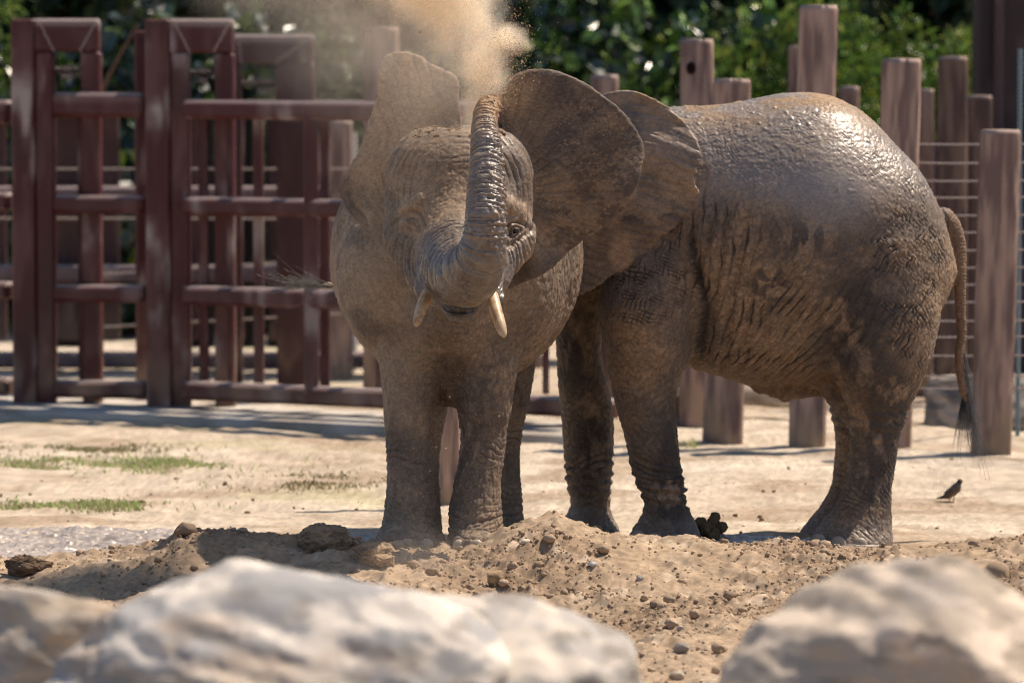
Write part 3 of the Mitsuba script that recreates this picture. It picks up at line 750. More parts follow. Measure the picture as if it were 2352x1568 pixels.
    ankle = np.clip(np.exp(-((Yp - 1115) / 60) ** 2) * (X < 1650) + np.exp(-((Yp - 960) / 45) ** 2) * (X > 1900) * .8, 0, 1)
    smooth_patch = np.clip(reg(1900, 450, 95, 65) * 1.6, 0, 1)
    body = (1 - on_ear) * (1 - on_tail)
    irr = .45 + .9 * sstep(.35, .62, fbm(V * 7, 3, 94))
    wr = irr * np.clip(sh * w_sh + fl_v * w_fv + fl_d * w_fd + rump * w_ru + back * w_bk * .7 + leg_low * (ankle * w_lh + (1 - ankle) * .6 * w_lv), 0, 1)
    wr = np.maximum(wr, .50 * w_f) * body * (1 - .9 * smooth_patch)
    w_ear = lines(z + .42 * (x - xe), V, .05, 73, .6, .26, .6, 6) * on_ear
    rib = np.sin((z - ze + .42 * (x - xe)) * 75 + 3 * noise(V * 4, 74)) * on_ear * sstep(xe + .1, xe + .3, x)
    rings = lines(ts, V, .018, 75, .12, .4, .2, 8) * on_tail
    disp = -(.0095 * wr * (1 - .62 * back) + .0045 * w_ear + .003 * rings) + .0025 * rib
    swell = lambda a, wave, sd: np.sin((x * math.cos(math.radians(a)) + z * math.sin(math.radians(a))) * 6.283 / wave + 7 * noise(V * [2.2, 2.2, 1.4], sd))
    disp = disp + body * (.009 * fl_v * swell(-8, .10, 76) + .007 * fl_d * swell(-32, .075, 77)) * sstep(420, 520, Yp)
    big = .016 * (fbm(V * 3.6, 2, 78) - .5) * body + ankle * body * .007 * np.sin(z * 110 + 5 * noise(V * 5, 79) + x * 10)
    lumps = back * body * .010 * np.maximum(noise(V / .030, 80) - .66, 0) * 2 * sstep(.4, .6, noise(V * 3, 92))
    grain = (.0028 * (noise(V / .013, 81) - .5) + .0035 * (noise(V / .03, 82) - .5)) * (1 - .75 * smooth_patch)
    elbow = np.exp(-((X - 1602 - .10 * (Yp - 650) + 8 * np.sin(Yp / 40)) / 11) ** 2) * sstep(500, 570, Yp) * sstep(850, 800, Yp) * (y < 26.4)
    out = disp + big + grain + lumps - .028 * elbow
    dry, skin, dark, tan = np.array([.285, .198, .130]), np.array([.165, .125, .097]), np.array([.042, .035, .033]), np.array([.29, .185, .108])
    n1, n2 = fbm(V * 2.8, 4, 83), fbm(V * [8, 8, 6], 3, 84)
    C = mixc(skin, dry, sstep(.38, .62, n1))
    C = mixc(C, tan, sstep(.52, .7, n2) * .4)
    C = mixc(C, dark, np.clip(wr * .85 + w_ear * .3 + rings * .45 + elbow * .8, 0, 1))  # darker along wrinkles and rings; shadow of the elbow groove painted in
    thigh = np.clip(reg(1955, 745, 80, 160) * 1.35 + reg(2045, 950, 55, 130) * 1.35 + reg(1545, 1090, 55, 160) * 1.4 + reg(1370, 1030, 50, 120) * 1.2 + reg(2020, 1110, 45, 130) + reg(1320, 800, 50, 110) + reg(1480, 600, 90, 90) * .5, 0, 1)
    C = mixc(C, dark, body * thigh * sstep(.34, .52, fbm(V * [14, 14, 7], 4, 85)) * .9)
    drip = reg(1850, 530, 90, 50) * sstep(.46, .54, fbm(V * [24, 24, 7], 3, 86)) + reg(1760, 650, 80, 70) * sstep(.50, .60, fbm(V * 20, 3, 87)) * .7
    C = mixc(C, dark * 1.2, np.clip(drip * 1.2, 0, 1) * body)
    C = mixc(C, [.20, .16, .135], smooth_patch * .85 * body)
    earmud = on_ear * (.8 * sstep(.48, .62, fbm(V * [8, 5, 9], 4, 88)) * sstep(p(0, 560, 26)[2], p(0, 480, 26)[2], z) + .35 * sstep(.5, .7, n2))
    C = mixc(C, dark * 1.3, np.clip(earmud, 0, 1))
    C = mixc(C, [.40, .25, .15], on_ear * sstep(.5, .7, noise(V * 5, 89)) * .5)
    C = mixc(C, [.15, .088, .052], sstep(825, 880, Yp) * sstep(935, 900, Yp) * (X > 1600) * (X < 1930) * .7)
    C = mixc(C, [.38, .32, .26], reg(1318, 1215, 36, 40) * .9 * (y > 26.4))
    C = mixc(C, [.17, .105, .066], on_tail * .75)
    mudtop = sstep(.50, .60, fbm(V * [4, 4, 10] + 4, 4, 90)) * sstep(330, 225, Yp)
    C = mixc(C, [.28, .185, .105], back * mudtop * .8)
    C = mixc(C, [.20, .17, .15], back * (1 - mudtop) * .5)  # back made paler: part of the silvery sheen painted into the colour
    foot = sstep(1170, 1210, Yp)
    C = mixc(C, [.17, .135, .11], foot * .55)
    C = C * (.72 + .56 * noise(V / .0095, 101))[:, None] * (.86 + .28 * noise(V / .024, 102))[:, None]
    wet = np.clip(back * (1 - .8 * mudtop) * (.75 + .25 * sstep(.4, .55, noise(V * 5, 93))) + thigh * .05 + smooth_patch * .45 + foot * .30, 0, 1) * (1 - .75 * on_ear)
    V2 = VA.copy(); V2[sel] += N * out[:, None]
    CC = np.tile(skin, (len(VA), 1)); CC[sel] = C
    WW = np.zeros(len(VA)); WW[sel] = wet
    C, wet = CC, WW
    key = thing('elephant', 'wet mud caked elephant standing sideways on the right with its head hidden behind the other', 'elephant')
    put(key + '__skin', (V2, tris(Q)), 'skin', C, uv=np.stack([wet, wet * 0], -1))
    # toe nails
    for q, r in (((1880, 1243, 25.89), .042), ((1925, 1250, 25.835), .045), ((1975, 1252, 25.828), .042), ((1466, 1234, 25.905), .040), ((1505, 1241, 25.855), .043), ((1550, 1243, 25.85), .040), ((1302, 1214, 26.52), .036), ((1335, 1219, 26.485), .038), ((1370, 1220, 26.48), .036)):
        e = trimesh.creation.icosphere(3, 1.0); e.apply_scale([r, .022, r * 1.05]); e.apply_translation(p(*q))
        part(key, 'toenail', e, 'satin', [.30, .25, .20])
    roots = [tp[i, :3] + [o, 0, 0] for i in (-6, -4, -3, -2, -1) for o in (-.02, .0, .022)]
    part(key, 'tail_hair', join([hair([tp[i, :3] + [.018, 0, 0] for i in (-7, -5, -3, -1)], [[.18, 0, -1]] * 4, .40, .0017, 110, 52, .10, (.10, 0, -.2)), hair([tp[-2, :3]] * 2, [[.02, 0, -1]] * 2, .34, .0016, 80, 53, .13, (.05, 0, -.2))]), 'satin', [.055, .055, .06], label='long black tail hair')
    return key
EL2 = elephant_side()

# ------------------------------------------------------------------ steel gate, portal frames, log posts, wires
def steel_color(V, seed, base=(.058, .0105, .0125), dusty=1.0):
    n = sstep(.44, .68, fbm(V * [9, 9, 1.6], 4, seed))
    s = sstep(.52, .72, fbm(V * [3.5, 3.5, 2.2] + 5, 4, seed + 1))
    C = mixc(base, np.array([.13, .068, .064]), n * .34 * dusty)
    C = mixc(C, [.26, .21, .205], s * n * .9 * dusty)
    C = mixc(C, [.24, .17, .12], sstep(.7, .1, V[:, 2]) * .55 * sstep(.35, .6, fbm(V * [5, 5, 3], 3, seed + 2)))
    return mixc(C, [.045, .018, .018], sstep(.55, .7, fbm(V * [4, 4, 2] + 11, 3, seed + 3)) * .5)

def px_beam(x0, y0, d0, x1, y1, d1, w, h, bevel=.014):
    return beam(W(x0, y0, d0), W(x1, y1, d1), w, h, bevel)

def upright(x0, x1, ytop, d, depth, zbot=-.05, xoff=0.0, bevel=.016):
    """a vertical square post whose front face fills x0..x1 at depth d, standing on the ground"""
    a, b = W(x0, ytop, d), W(x1, ytop, d)
    cx, w = (a[0] + b[0]) / 2, b[0] - a[0]
    m = beam([cx + xoff, d + depth / 2, zbot], [cx, d + depth / 2, a[2]], w, depth, bevel)
    return m

def upright2(x0, x1, ytop, d, depth, zbot=-.05, bevel=.016):
    a, b = W(x0, ytop, d), W(x1, ytop, d)
    cx, w = (a[0] + b[0]) / 2, b[0] - a[0]
    # beam() takes the width across the direction frame: for a vertical axis that frame is (x or y), so give both explicitly
    p0, p1 = np.array([cx, d + depth / 2, zbot]), np.array([cx, d + depth / 2, a[2]])
    V, f = beam(p0, p1, 1.0, 1.0, bevel)
    _, s, u = frame_of(p1 - p0)
    c = V - p0
    sx = abs(s[0]) > .5
    k0, k1 = (w, depth) if sx else (depth, w)
    cs, cu = c @ s, c @ u
    def fit(q, size):                     # squeeze a unit section to size, keeping the bevel
        return np.sign(q) * (np.minimum(np.abs(q), .5 - bevel) / (.5 - bevel) * (size / 2 - bevel) + np.maximum(np.abs(q) - (.5 - bevel), 0))
    V = p0 + np.outer(fit(cs, k0), s) + np.outer(fit(cu, k1), u) + np.outer(c @ ((p1 - p0) / np.linalg.norm(p1 - p0)), (p1 - p0) / np.linalg.norm(p1 - p0))
    return V, f

def steel(parent, name, m, seed, label=None, base=(.058, .0105, .0125), dusty=1.0):
    C = steel_color(m[0], seed, base, dusty) if name != 'gap_shade_panel' else np.full(m[0].shape, .009)
    if name in ('rail', 'lintel'):           # sunlit look of the flat tops, painted in as paler colour
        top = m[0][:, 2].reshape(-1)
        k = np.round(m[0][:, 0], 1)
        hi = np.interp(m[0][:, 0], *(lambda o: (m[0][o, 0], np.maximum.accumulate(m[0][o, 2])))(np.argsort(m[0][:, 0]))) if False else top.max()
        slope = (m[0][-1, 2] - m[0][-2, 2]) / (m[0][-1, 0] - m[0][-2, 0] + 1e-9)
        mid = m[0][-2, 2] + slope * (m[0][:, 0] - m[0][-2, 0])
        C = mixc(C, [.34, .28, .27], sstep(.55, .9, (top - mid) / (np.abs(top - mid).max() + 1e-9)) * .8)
    return part(parent, name, m, 'steel', C, smooth=False, label=label)

def portal(label, post, frame, ytop, hole, d, seed, group=None, base=(.058, .0105, .0125), dusty=1.0, bracket=None):
    k = thing('portal_frame', label, 'gate frame', group)
    if post:
        steel(k, 'post', upright2(post[0], post[1], ytop, d - .02, .30), seed, base=base, dusty=dusty)
    x0, x1 = frame
    h0, h1, hy = hole
    steel(k, 'leg', upright2(x0, h0, hy, d, .22), seed + 10, base=base, dusty=dusty)
    steel(k, 'leg', upright2(h1, x1, hy, d, .22), seed + 20, base=base, dusty=dusty)
    a, b = W(x0, (ytop + hy) / 2, d + .11), W(x1, (ytop + hy) / 2, d + .11)
    h = W(x0, ytop, d)[2] - W(x0, hy, d)[2]
    steel(k, 'lintel', beam(a, b, .222, h, .018), seed + 30, base=base, dusty=dusty)
    # mitre weld beads of the two corners
    for (cx, cy, ex, ey) in ((x0 + 12, ytop + 9, h0 + 2, hy - 1), (x1 - 10, ytop + 9, h1 - 2, hy - 1)):
        part(k, 'weld', tube([W(cx, cy, d - .002), W(ex, ey, d - .002)], .006, 6), 'steel', [.30, .24, .23])
    if bracket:
        for y in bracket[2:]:
            steel(k, 'bracket', px_beam(bracket[0], y, d + .16, bracket[1], y, d + .16, .10, .045, .008), seed + 40, base=(.20, .17, .155))
        bb = W((h0 + h1) / 2, sum(bracket[2:]) / 2, d + .2)
        steel(k, 'pin', tube([W(h0, bracket[2] + 6, d + .2), W(h1, bracket[2] + 6, d + .2)], .022, 8), seed + 41, base=(.10, .09, .09))
    return k

GATE_D = lambda x: 36.15 - .00195 * (np.asarray(x, float) - 100)
portal('maroon steel portal frame at the left edge with a small square opening near its top', (24, 79), (79, 229), 43, (122, 185, 119), 36.0, 101, dusty=1.5, bracket=(140, 170, 156, 174))
portal('maroon steel portal frame second from the left, white rub marks down its side', (332, 388), (388, 537), 43, (434, 492, 122), 35.6, 141, dusty=1.7, bracket=(455, 478, 162, 184))
portal('darker maroon portal frame set back behind the gate rails, lower than its neighbours', None, (536, 722), 79, (553, 634, 146), 38.2, 181, base=(.055, .020, .022), dusty=.5, bracket=(590, 630, 186, 205))
k = thing('steel_post', 'narrow maroon steel post peeping out left of the second portal frame', 'post')
put(k, upright2(308, 340, 70, 37.2, .2), 'steel', steel_color(upright2(308, 340, 70, 37.2, .2)[0], 201), smooth=False)

g = thing('steel_gate', 'maroon steel gate of horizontal rails running behind the facing elephant', 'gate')
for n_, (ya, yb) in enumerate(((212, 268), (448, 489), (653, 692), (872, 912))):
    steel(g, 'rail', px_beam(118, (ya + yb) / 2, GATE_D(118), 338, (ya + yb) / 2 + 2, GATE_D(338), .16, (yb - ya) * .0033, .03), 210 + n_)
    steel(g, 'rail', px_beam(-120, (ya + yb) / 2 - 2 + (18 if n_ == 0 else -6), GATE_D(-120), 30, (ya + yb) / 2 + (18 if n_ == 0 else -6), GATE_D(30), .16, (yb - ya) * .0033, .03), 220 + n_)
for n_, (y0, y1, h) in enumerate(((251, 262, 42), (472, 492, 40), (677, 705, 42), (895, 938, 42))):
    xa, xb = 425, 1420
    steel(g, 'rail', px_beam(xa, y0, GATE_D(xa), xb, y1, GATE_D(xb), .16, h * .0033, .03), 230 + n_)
for n_, (x0, x1, dd) in enumerate(((177, 196, .15), (210, 222, .18), (455, 477, .15), (492, 520, .20), (581, 604, .12), (697, 731, -.13), (733, 756, .22), (862, 884, .2), (1246, 1262, .2), (1380, 1402, .2))):
    d = float(GATE_D(x0)) + dd
    steel(g, 'stile', upright2(x0, x1, 240, d, .09 if dd > 0 else .02, W(0, 905, d)[2], .008), 240 + n_, dusty=1.2)

# a second gate further back
g2 = thing('steel_gate', 'second maroon gate seen through the rails of the front gate', 'gate')
D2 = 40.5
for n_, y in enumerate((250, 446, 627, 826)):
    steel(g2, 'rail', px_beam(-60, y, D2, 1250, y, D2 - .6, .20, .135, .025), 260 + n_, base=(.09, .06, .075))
for n_, (x0, x1) in enumerate(((-30, 12), (118, 186), (224, 272), (311, 335), (424, 452), (536, 560), (617, 676), (1215, 1236))):
    steel(g2, 'stile', upright2(x0, x1, 236, D2 + .12, .10, .25, .012), 270 + n_, base=(.045, .018, .020), dusty=.4)
for n_, (x0, x1) in enumerate(((118, 188), (424, 490), (536, 582), (612, 692))):
    steel(g2, 'gap_shade_panel', upright2(x0, x1, 262, D2 + .25, .04, .18, .01), 280 + n_, base=(.030, .014, .016), dusty=.15)  # near-black sheets added behind the gaps, their shade put into the colour

# thin wires stretched behind the gate
wf = thing('wire_strand', 'thin pale wires stretched level behind the left gate', 'wire')
for n_, (xa, ya, xb, yb) in enumerate(((-40, 388, 860, 388), (-40, 501, 860, 503), (200, 632, 860, 588), (210, 752, 860, 716))):
    part(wf, 'wire', tube([W(xa, ya, 38.6), W(xb, yb, 38.6)], .008, 6), 'satin', [.30, .25, .23])

# concrete kerb under the gate
a0, a1, b0, b1 = W(-250, 952, 36.4), W(1700, 952, 33.5), None, None
kv = []
for t in np.linspace(0, 1, 40):
    x = -5.2 + t * 5.75
    d = float(GATE_D(x / 35 * F + 1176))
    kv.append((x, d))
kerb = []
for x, d in kv:
    e = .02 * math.sin(x * 5) + .015 * math.sin(x * 13)
    kerb += [[x, d - .87 + e, -.06], [x, d - .85 + e, .04], [x, d - .82 + e, .05], [x, d + .45, .055], [x, d + .47, -.06]]
kerb = np.array(kerb)
ii, jj = np.meshgrid(np.arange(39), np.arange(4), indexing='ij')
kq = np.stack([ii * 5 + jj, (ii + 1) * 5 + jj, (ii + 1) * 5 + jj + 1, ii * 5 + jj + 1], -1).reshape(-1, 4)
put('concrete_kerb', (kerb, kq), 'matte', mixc([.46, .43, .40], [.30, .26, .22], sstep(.45, .7, fbm(kerb * 6, 3, 290))), smooth=False)
labels['concrete_kerb'] = {'label': 'pale concrete strip under the maroon gate', 'kind': 'structure'}

# ---------------------------------------------------------- log posts
def log_post(x0, x1, ytop, d, seed, label, base=None, pink=.5, lean=0.0, flat=0.82, group=None):
    """a weathered timber log; base: (x0, x1) where it stands"""
    a, b = W(x0, ytop, d), W(x1, ytop, d)
    r1, c1, top = (b[0] - a[0]) / 2, (a[0] + b[0]) / 2, a[2]
    if base:
        e, f_ = W(base[0], 1000, d), W(base[1], 1000, d)
        r0, c0 = (f_[0] - e[0]) / 2, (e[0] + f_[0]) / 2
    else:
        r0, c0 = r1 * 1.04, c1
    nz, ns = 90, 44
    zs = np.linspace(-.12, top, nz)
    t = (zs + .12) / (top + .12)
    r = r0 + (r1 - r0) * t
    edge = np.clip((top - zs) / .02, 0, 1)
    r = r * (.93 + .07 * np.sqrt(edge)) 
    ang = np.linspace(0, 2 * np.pi, ns, endpoint=False)
    A, Zs = np.meshgrid(ang, zs)
    sq = 1 / (np.abs(np.cos(A)) ** 3.2 + np.abs(np.sin(A)) ** 3.2) ** (1 / 3.2)
    Pn = np.stack([np.cos(A) * 2.2, np.sin(A) * 2.2, Zs * 1.0], -1)
    rad = (r[:, None]) * sq * (1 + .05 * (fbm(Pn * [1, 1, 1.3], 3, seed) - .5) - .05 * np.exp(-((noise(Pn * [4, 4, .9], seed + 1) - .5) / .05) ** 2) + .02 * (noise(Pn * [9, 9, 3], seed + 2) - .5))
    cx = (c0 + (c1 - c0) * t)[:, None]
    V = np.stack([cx + rad * np.cos(A), d + r0 + flat * rad * np.sin(A), Zs], -1).reshape(-1, 3)
    V = np.vstack([V, [[c1, d + r0, top + .004]]])
    i, j = np.meshgrid(np.arange(nz - 1), np.arange(ns), indexing='ij')
    q = np.stack([i * ns + j, i * ns + (j + 1) % ns, (i + 1) * ns + (j + 1) % ns, (i + 1) * ns + j], -1).reshape(-1, 4)
    f = np.vstack([q[:, [0, 1, 2]], q[:, [0, 2, 3]]])
    j = np.arange(ns); e = (nz - 1) * ns
    f = np.vstack([f, np.stack([e + j, e + (j + 1) % ns, np.full(ns, len(V) - 1)], 1)])
    n = fbm(V * [26, 26, 2.2], 3, seed + 3)
    C = mixc(np.array([.34, .243, .205]) * (.55 + pink), np.array([.16, .112, .106]) * (.6 + .8 * pink), sstep(.35, .65, n))
    C = mixc(C, [.09, .065, .06], sstep(.60, .78, fbm(V * [5, 5, 1.5] + 3, 3, seed + 4)) * .6)
    C = mixc(C, [.30, .23, .16], sstep(.55, .05, V[:, 2]) * .7 * sstep(.4, .6, fbm(V * 5, 3, seed + 5)))
    C = mixc(C, [.42, .33, .29], sstep(top - .03, top - .002, V[:, 2]) * .8)
    key = thing('log_post', label, 'post', group)
    put(key, (V, f), 'matte', C, smooth=35 if False else True)
    return key

log_post(1838, 1928, 12, 32.6, 301, 'tallest pinkish log post behind the sideways elephant, its top near the frame edge', base=(1813, 1898), pink=.62)
log_post(2029, 2121, 135, 32.5, 305, 'pinkish log post directly behind the rump of the sideways elephant', base=(2008, 2096), pink=.62)
log_post(2256, 2350, 299, 32.0, 309, 'thick weathered log post on the far right behind the elephant tail', base=(2233, 2326), pink=.50)
log_post(1640, 1727, 182, 32.9, 313, 'short log post behind the back of the sideways elephant', base=(1614, 1708), pink=.48)
log_post(1564, 1641, 90, 34.2, 317, 'log post with a dark knot hole near its top, right of the ears', pink=.52)
k_ = log_post(1811, 1846, 106, 37.0, 321, 'thin purplish log post half hidden by the tallest log post', pink=.25)
log_post(1929, 1976, 199, 38.0, 325, 'low purplish log post just right of the tallest log post', pink=.22)
log_post(2108, 2147, 205, 37.4, 329, 'dim purplish log post between the rump post and the dark wall', pink=.22)
log_post(2158, 2226, 130, 36.4, 333, 'tall dim purplish log post in front of the dark board wall', pink=-.10)
log_post(2222, 2282, 220, 37.0, 337, 'dim purplish log post beside the thick dark column', pink=-.10)
log_post(1356, 1422, 172, 36.0, 341, 'low pale pink log post whose top peeps out between the two elephants', pink=.5)
log_post(833, 916, 62, 37.2, 345, 'tall dusky pink log post beside the raised ear on the left', pink=.5)
log_post(757, 808, 278, 39.6, 349, 'sunlit grey log post left of the facing elephant, behind the gate', pink=.62)
log_post(716, 764, 318, 40.2, 353, 'squat tan log post behind the gate beside the sunlit grey post', pink=.7)
log_post(1008, 1056, 520, 28.4, 357, 'light tan log post seen between the front legs of the facing elephant', pink=.8)
kn = trimesh.creation.icosphere(2, 1.0); kn.apply_scale([.035, .02, .045]); kn.apply_translation(W(1587, 157, 34.2 + .02))
part('log_post_004', 'knot_hole', kn, 'matte', [.015, .01, .01])

# galvanised pole and bluish pole
for (x, y, d, r, c, lab) in ((813, 305, 40.4, .026, [.52, .52, .50], 'slim galvanised pole standing behind the gate beside the facing elephant'), (2343, 112, 33.6, .016, [.12, .18, .22], 'slim bluish pole at the right edge of the picture')):
    k = thing('metal_pole', lab, 'pole')
    t_ = W(x, y, d)
    put(k, tube([[t_[0], d, -.1], t_], r, 10), 'satin', c)

# wire fence on the right: strands through the posts
wf = thing('wire_fence', 'level wire strands strung between the log posts behind the tail', 'fence')
for n_, y in enumerate((330, 373, 414, 452, 493, 532, 573, 613, 652, 692, 735, 772, 815, 862, 890)):
    pts = [W(x, y + dy, dd) for x, dy, dd in ((2050, -1, 32.78), (2165, 2, 32.55), (2290, 1, 32.28), (2480, 0, 31.9), (2800, -1, 31.3))]
    part(wf, 'wire', tube(curve(pts, 14), .0055, 6), 'satin', [.36, .31, .30])

# dark board wall and the column in front of it
wall = thing('board_wall', 'dark purple brown wall of upright boards behind the wire strands', 'wall')
for n_ in range(11):
    x0 = 2118 + n_ * 37
    top_ = 322 + 9 * math.sin(n_ * 2.3)
    m = upright2(x0, x0 + 35.5, top_, 40.0 + .015 * (n_ % 2), .06, -.05, .008)
    part(wall, 'board', m, 'matte', mixc([.050, .036, .046], [.080, .060, .072], fbm(m[0] * [12, 12, 1], 3, 370 + n_)), smooth=False)
k = thing('steel_column', 'massive dark steel column at the upper right rising out of the frame', 'column')
m = upright2(2249, 2420, -700, 41.2, .5, -.05, .02)
steel(k, 'shaft', m, 390, base=(.028, .016, .019), dusty=.18)
m = upright2(2292, 2310, -700, 41.0, .19, -.05, .01)
steel(k, 'flange', m, 391, base=(.05, .028, .032), dusty=.3)

# tan rendered pillar with grass before it, seen through the gate
k = thing('stone_pillar', 'sunlit tan pillar glimpsed between the two left portal frames', 'pillar')
for q in range(7):
    zb = W(0, 168, 54)[2] * (q / 7) ; zt = W(0, 168, 54)[2] * ((q + 1) / 7) - .015
    xa, xb = W(214, 0, 54)[0], W(318, 0, 54)[0]
    m = beam([(xa + xb) / 2, 54.2, zb - (.05 if q == 0 else 0)], [(xa + xb) / 2, 54.2, zt], .48 - .02 * (q % 2), .50 - .015 * (q % 2), .015)
    part(k, 'block', m, 'matte', mixc([.50, .40, .27], [.40, .31, .21], fbm(m[0] * 5, 3, 395 + q)), smooth=False)

# lying log, timber block with bent hoses, grey boulder (behind the elephants)
def lying_log(label, pts, seed, colour, n=40, sides=20):
    c = curve(pts, n)
    V, f = tube(c[:, :3], c[:, 3], sides)
    V = V + .05 * c[:, 3].mean() * (fbm(V * [3, 9, 9], 3, seed) - .5)[:, None]
    k = thing('fallen_log', label, 'log')
    put(k, (V, f), 'matte', mixc(colour, np.array(colour) * .55, sstep(.4, .7, fbm(V * [3, 20, 20], 3, seed + 1))))
lying_log('bleached fallen log on the sand seen under the belly of the sideways elephant', [list(W(1660, 902, 35.2)) + [.085], list(W(1720, 905, 35.2)) + [.082], list(W(1780, 915, 35.1)) + [.066], list(W(1822, 922, 35.0)) + [.045], list(W(1850, 925, 35.0)) + [.03]], 401, [.46, .40, .33])
k = thing('timber_block', 'dark timber block beside the legs of the sideways elephant, with bent pipes before it', 'block')
m = upright2(1540, 1618, 848, 34.9, .4, -.03, .03)
put(k, m, 'matte', mixc([.06, .035, .03], [.12, .075, .055], fbm(m[0] * [8, 8, 2], 3, 405)), smooth=False)
for n_, pts in enumerate(([(1540, 905), (1570, 893), (1592, 884), (1614, 880)], [(1540, 880), (1565, 866), (1580, 858), (1602, 862)], [(1540, 978), (1575, 958), (1600, 935), (1620, 905)])):
    k = thing('bent_pipe', ('grey pipe with an open end pointing up to the right, before the dark timber block', 'uppermost grey pipe crossing the top of the dark timber block', 'lowest grey pipe curving up beside the dark timber block')[n_], 'pipe')
    c = curve([list(W(x, y, 34.55 - .08 * n_)) for x, y in pts], 16)
    put(k, tube(c, .030 if n_ < 2 else .022, 10), 'satin', [.30, .265, .225] if n_ < 2 else [.20, .17, .145])

# ------------------------------------------------------------------ trees, shrubs and grass
def leaf_cloud(centres, size, seed, shape='broad', up=.55, toward=(0, 0, 0)):
    """leaves of 4 triangles, folded along the midrib"""
    g = np.random.default_rng(seed)
    n = len(centres)
    nrm = g.normal(0, 1, (n, 3)); nrm /= np.linalg.norm(nrm, axis=1, keepdims=True)
    nrm = nrm + [0, 0, up] + np.asarray(toward); nrm /= np.linalg.norm(nrm, axis=1, keepdims=True)
    d = np.cross(nrm, g.normal(0, 1, (n, 3))); d /= np.linalg.norm(d, axis=1, keepdims=True)
    d[:, 2] -= .35; d /= np.linalg.norm(d, axis=1, keepdims=True)
    s = np.cross(nrm, d); s /= np.linalg.norm(s, axis=1, keepdims=True)
    nn = np.cross(d, s)
    L = size * g.uniform(.65, 1.25, n)[:, None]
    wd = L * (.36 if shape == 'broad' else .13)
    fold = wd * .22
    base, tip = centres - d * L / 2, centres + d * L / 2 - nn * L * .10
    m1, m2 = centres - d * L * .12 , centres + d * L * .2
    V = np.stack([base, m1 + s * wd + nn * fold, m2 + s * wd * .85 + nn * fold, tip, m2 - s * wd * .85 + nn * fold, m1 - s * wd + nn * fold], 1).reshape(-1, 3)
    i = np.arange(n)[:, None] * 6
    f = np.concatenate([i + [0, 1, 2], i + [0, 2, 3], i + [0, 3, 4], i + [0, 4, 5]], 1).reshape(-1, 3)
    return V, f

def crown_points(c, r, n, seed, clumps=26):
    """leaf places in clumps through the crown's volume, with gaps between"""
    g = np.random.default_rng(seed)
    c, r = np.asarray(c, float), np.asarray(r, float)
    u = g.normal(0, 1, (clumps, 3)); u /= np.linalg.norm(u, axis=1, keepdims=True)
    cc = u * g.uniform(.35, 1.0, (clumps, 1)) ** .6
    k = g.integers(clumps, size=n)
    q = g.normal(0, 1, (n, 3)); q /= np.linalg.norm(q, axis=1, keepdims=True)
    q = cc[k] + q * (g.uniform(0, 1, (n, 1)) ** .5) * g.uniform(.22, .42, (clumps, 1))[k]
    P = c + q * r
    return P[P[:, 2] > .02]

def branches(base, c, r, n, seed, rad):
    g = np.random.default_rng(seed)
    ms = []
    for _ in range(n):
        u = g.normal(0, 1, 3); u /= np.linalg.norm(u); u[2] = abs(u[2]) * .8 - .1
        e = c + u * r * .85
        m = base + (e - base) * .5 + g.normal(0, .10, 3) * r
        s = base + (e - base) * .2 + [0, 0, .1 * r[2]]
        pts = curve([base, s, m, e], 9)
        ms.append(tube(pts, np.linspace(rad, rad * .2, 9), 6))
    return join(ms)

def tree(name, label, cat, x, y, crown_c, crown_r, nleaf, size, cols, seed, shape='broad', bsdf='glossy_leaf', trunk_r=.12, bark=(.10, .07, .05), group=None, clumps=26, nb=10, up=.55):
    k = thing(name, label, cat, group)
    g = np.random.default_rng(seed)
    base = np.array([x, y, -.05])
    c, r = np.array(crown_c, float), np.array(crown_r, float)
    fork = np.array([x + g.normal(0, .1), y + g.normal(0, .1), max(.35, c[2] - r[2] * .9)])
    pts = curve([base, (base + fork) / 2 + [g.normal(0, .06), 0, 0], fork], 10)
    t = tube(pts, np.linspace(trunk_r * 1.3, trunk_r * .85, 10), 12)
    part(k, 'trunk', t, 'matte', mixc(bark, np.array(bark) * .5, fbm(t[0] * [9, 9, 2], 3, seed)))
    b = branches(fork, c, r, nb, seed + 1, trunk_r * .6)
    part(k, 'branches', b, 'matte', mixc(bark, np.array(bark) * .6, fbm(b[0] * 8, 2, seed + 2)))
    P = crown_points(c, r, nleaf, seed + 3, clumps)
    V, f = leaf_cloud(P, size, seed + 4, shape, up, (.25, -.5, 0))
    ci = g.integers(len(cols), size=len(P))
    C = np.array(cols)[ci] * (g.uniform(.6, 1.25, (len(P), 1)))
    part(k, 'crown', (V, f), bsdf, np.repeat(C, 6, 0), smooth=False)
    return k

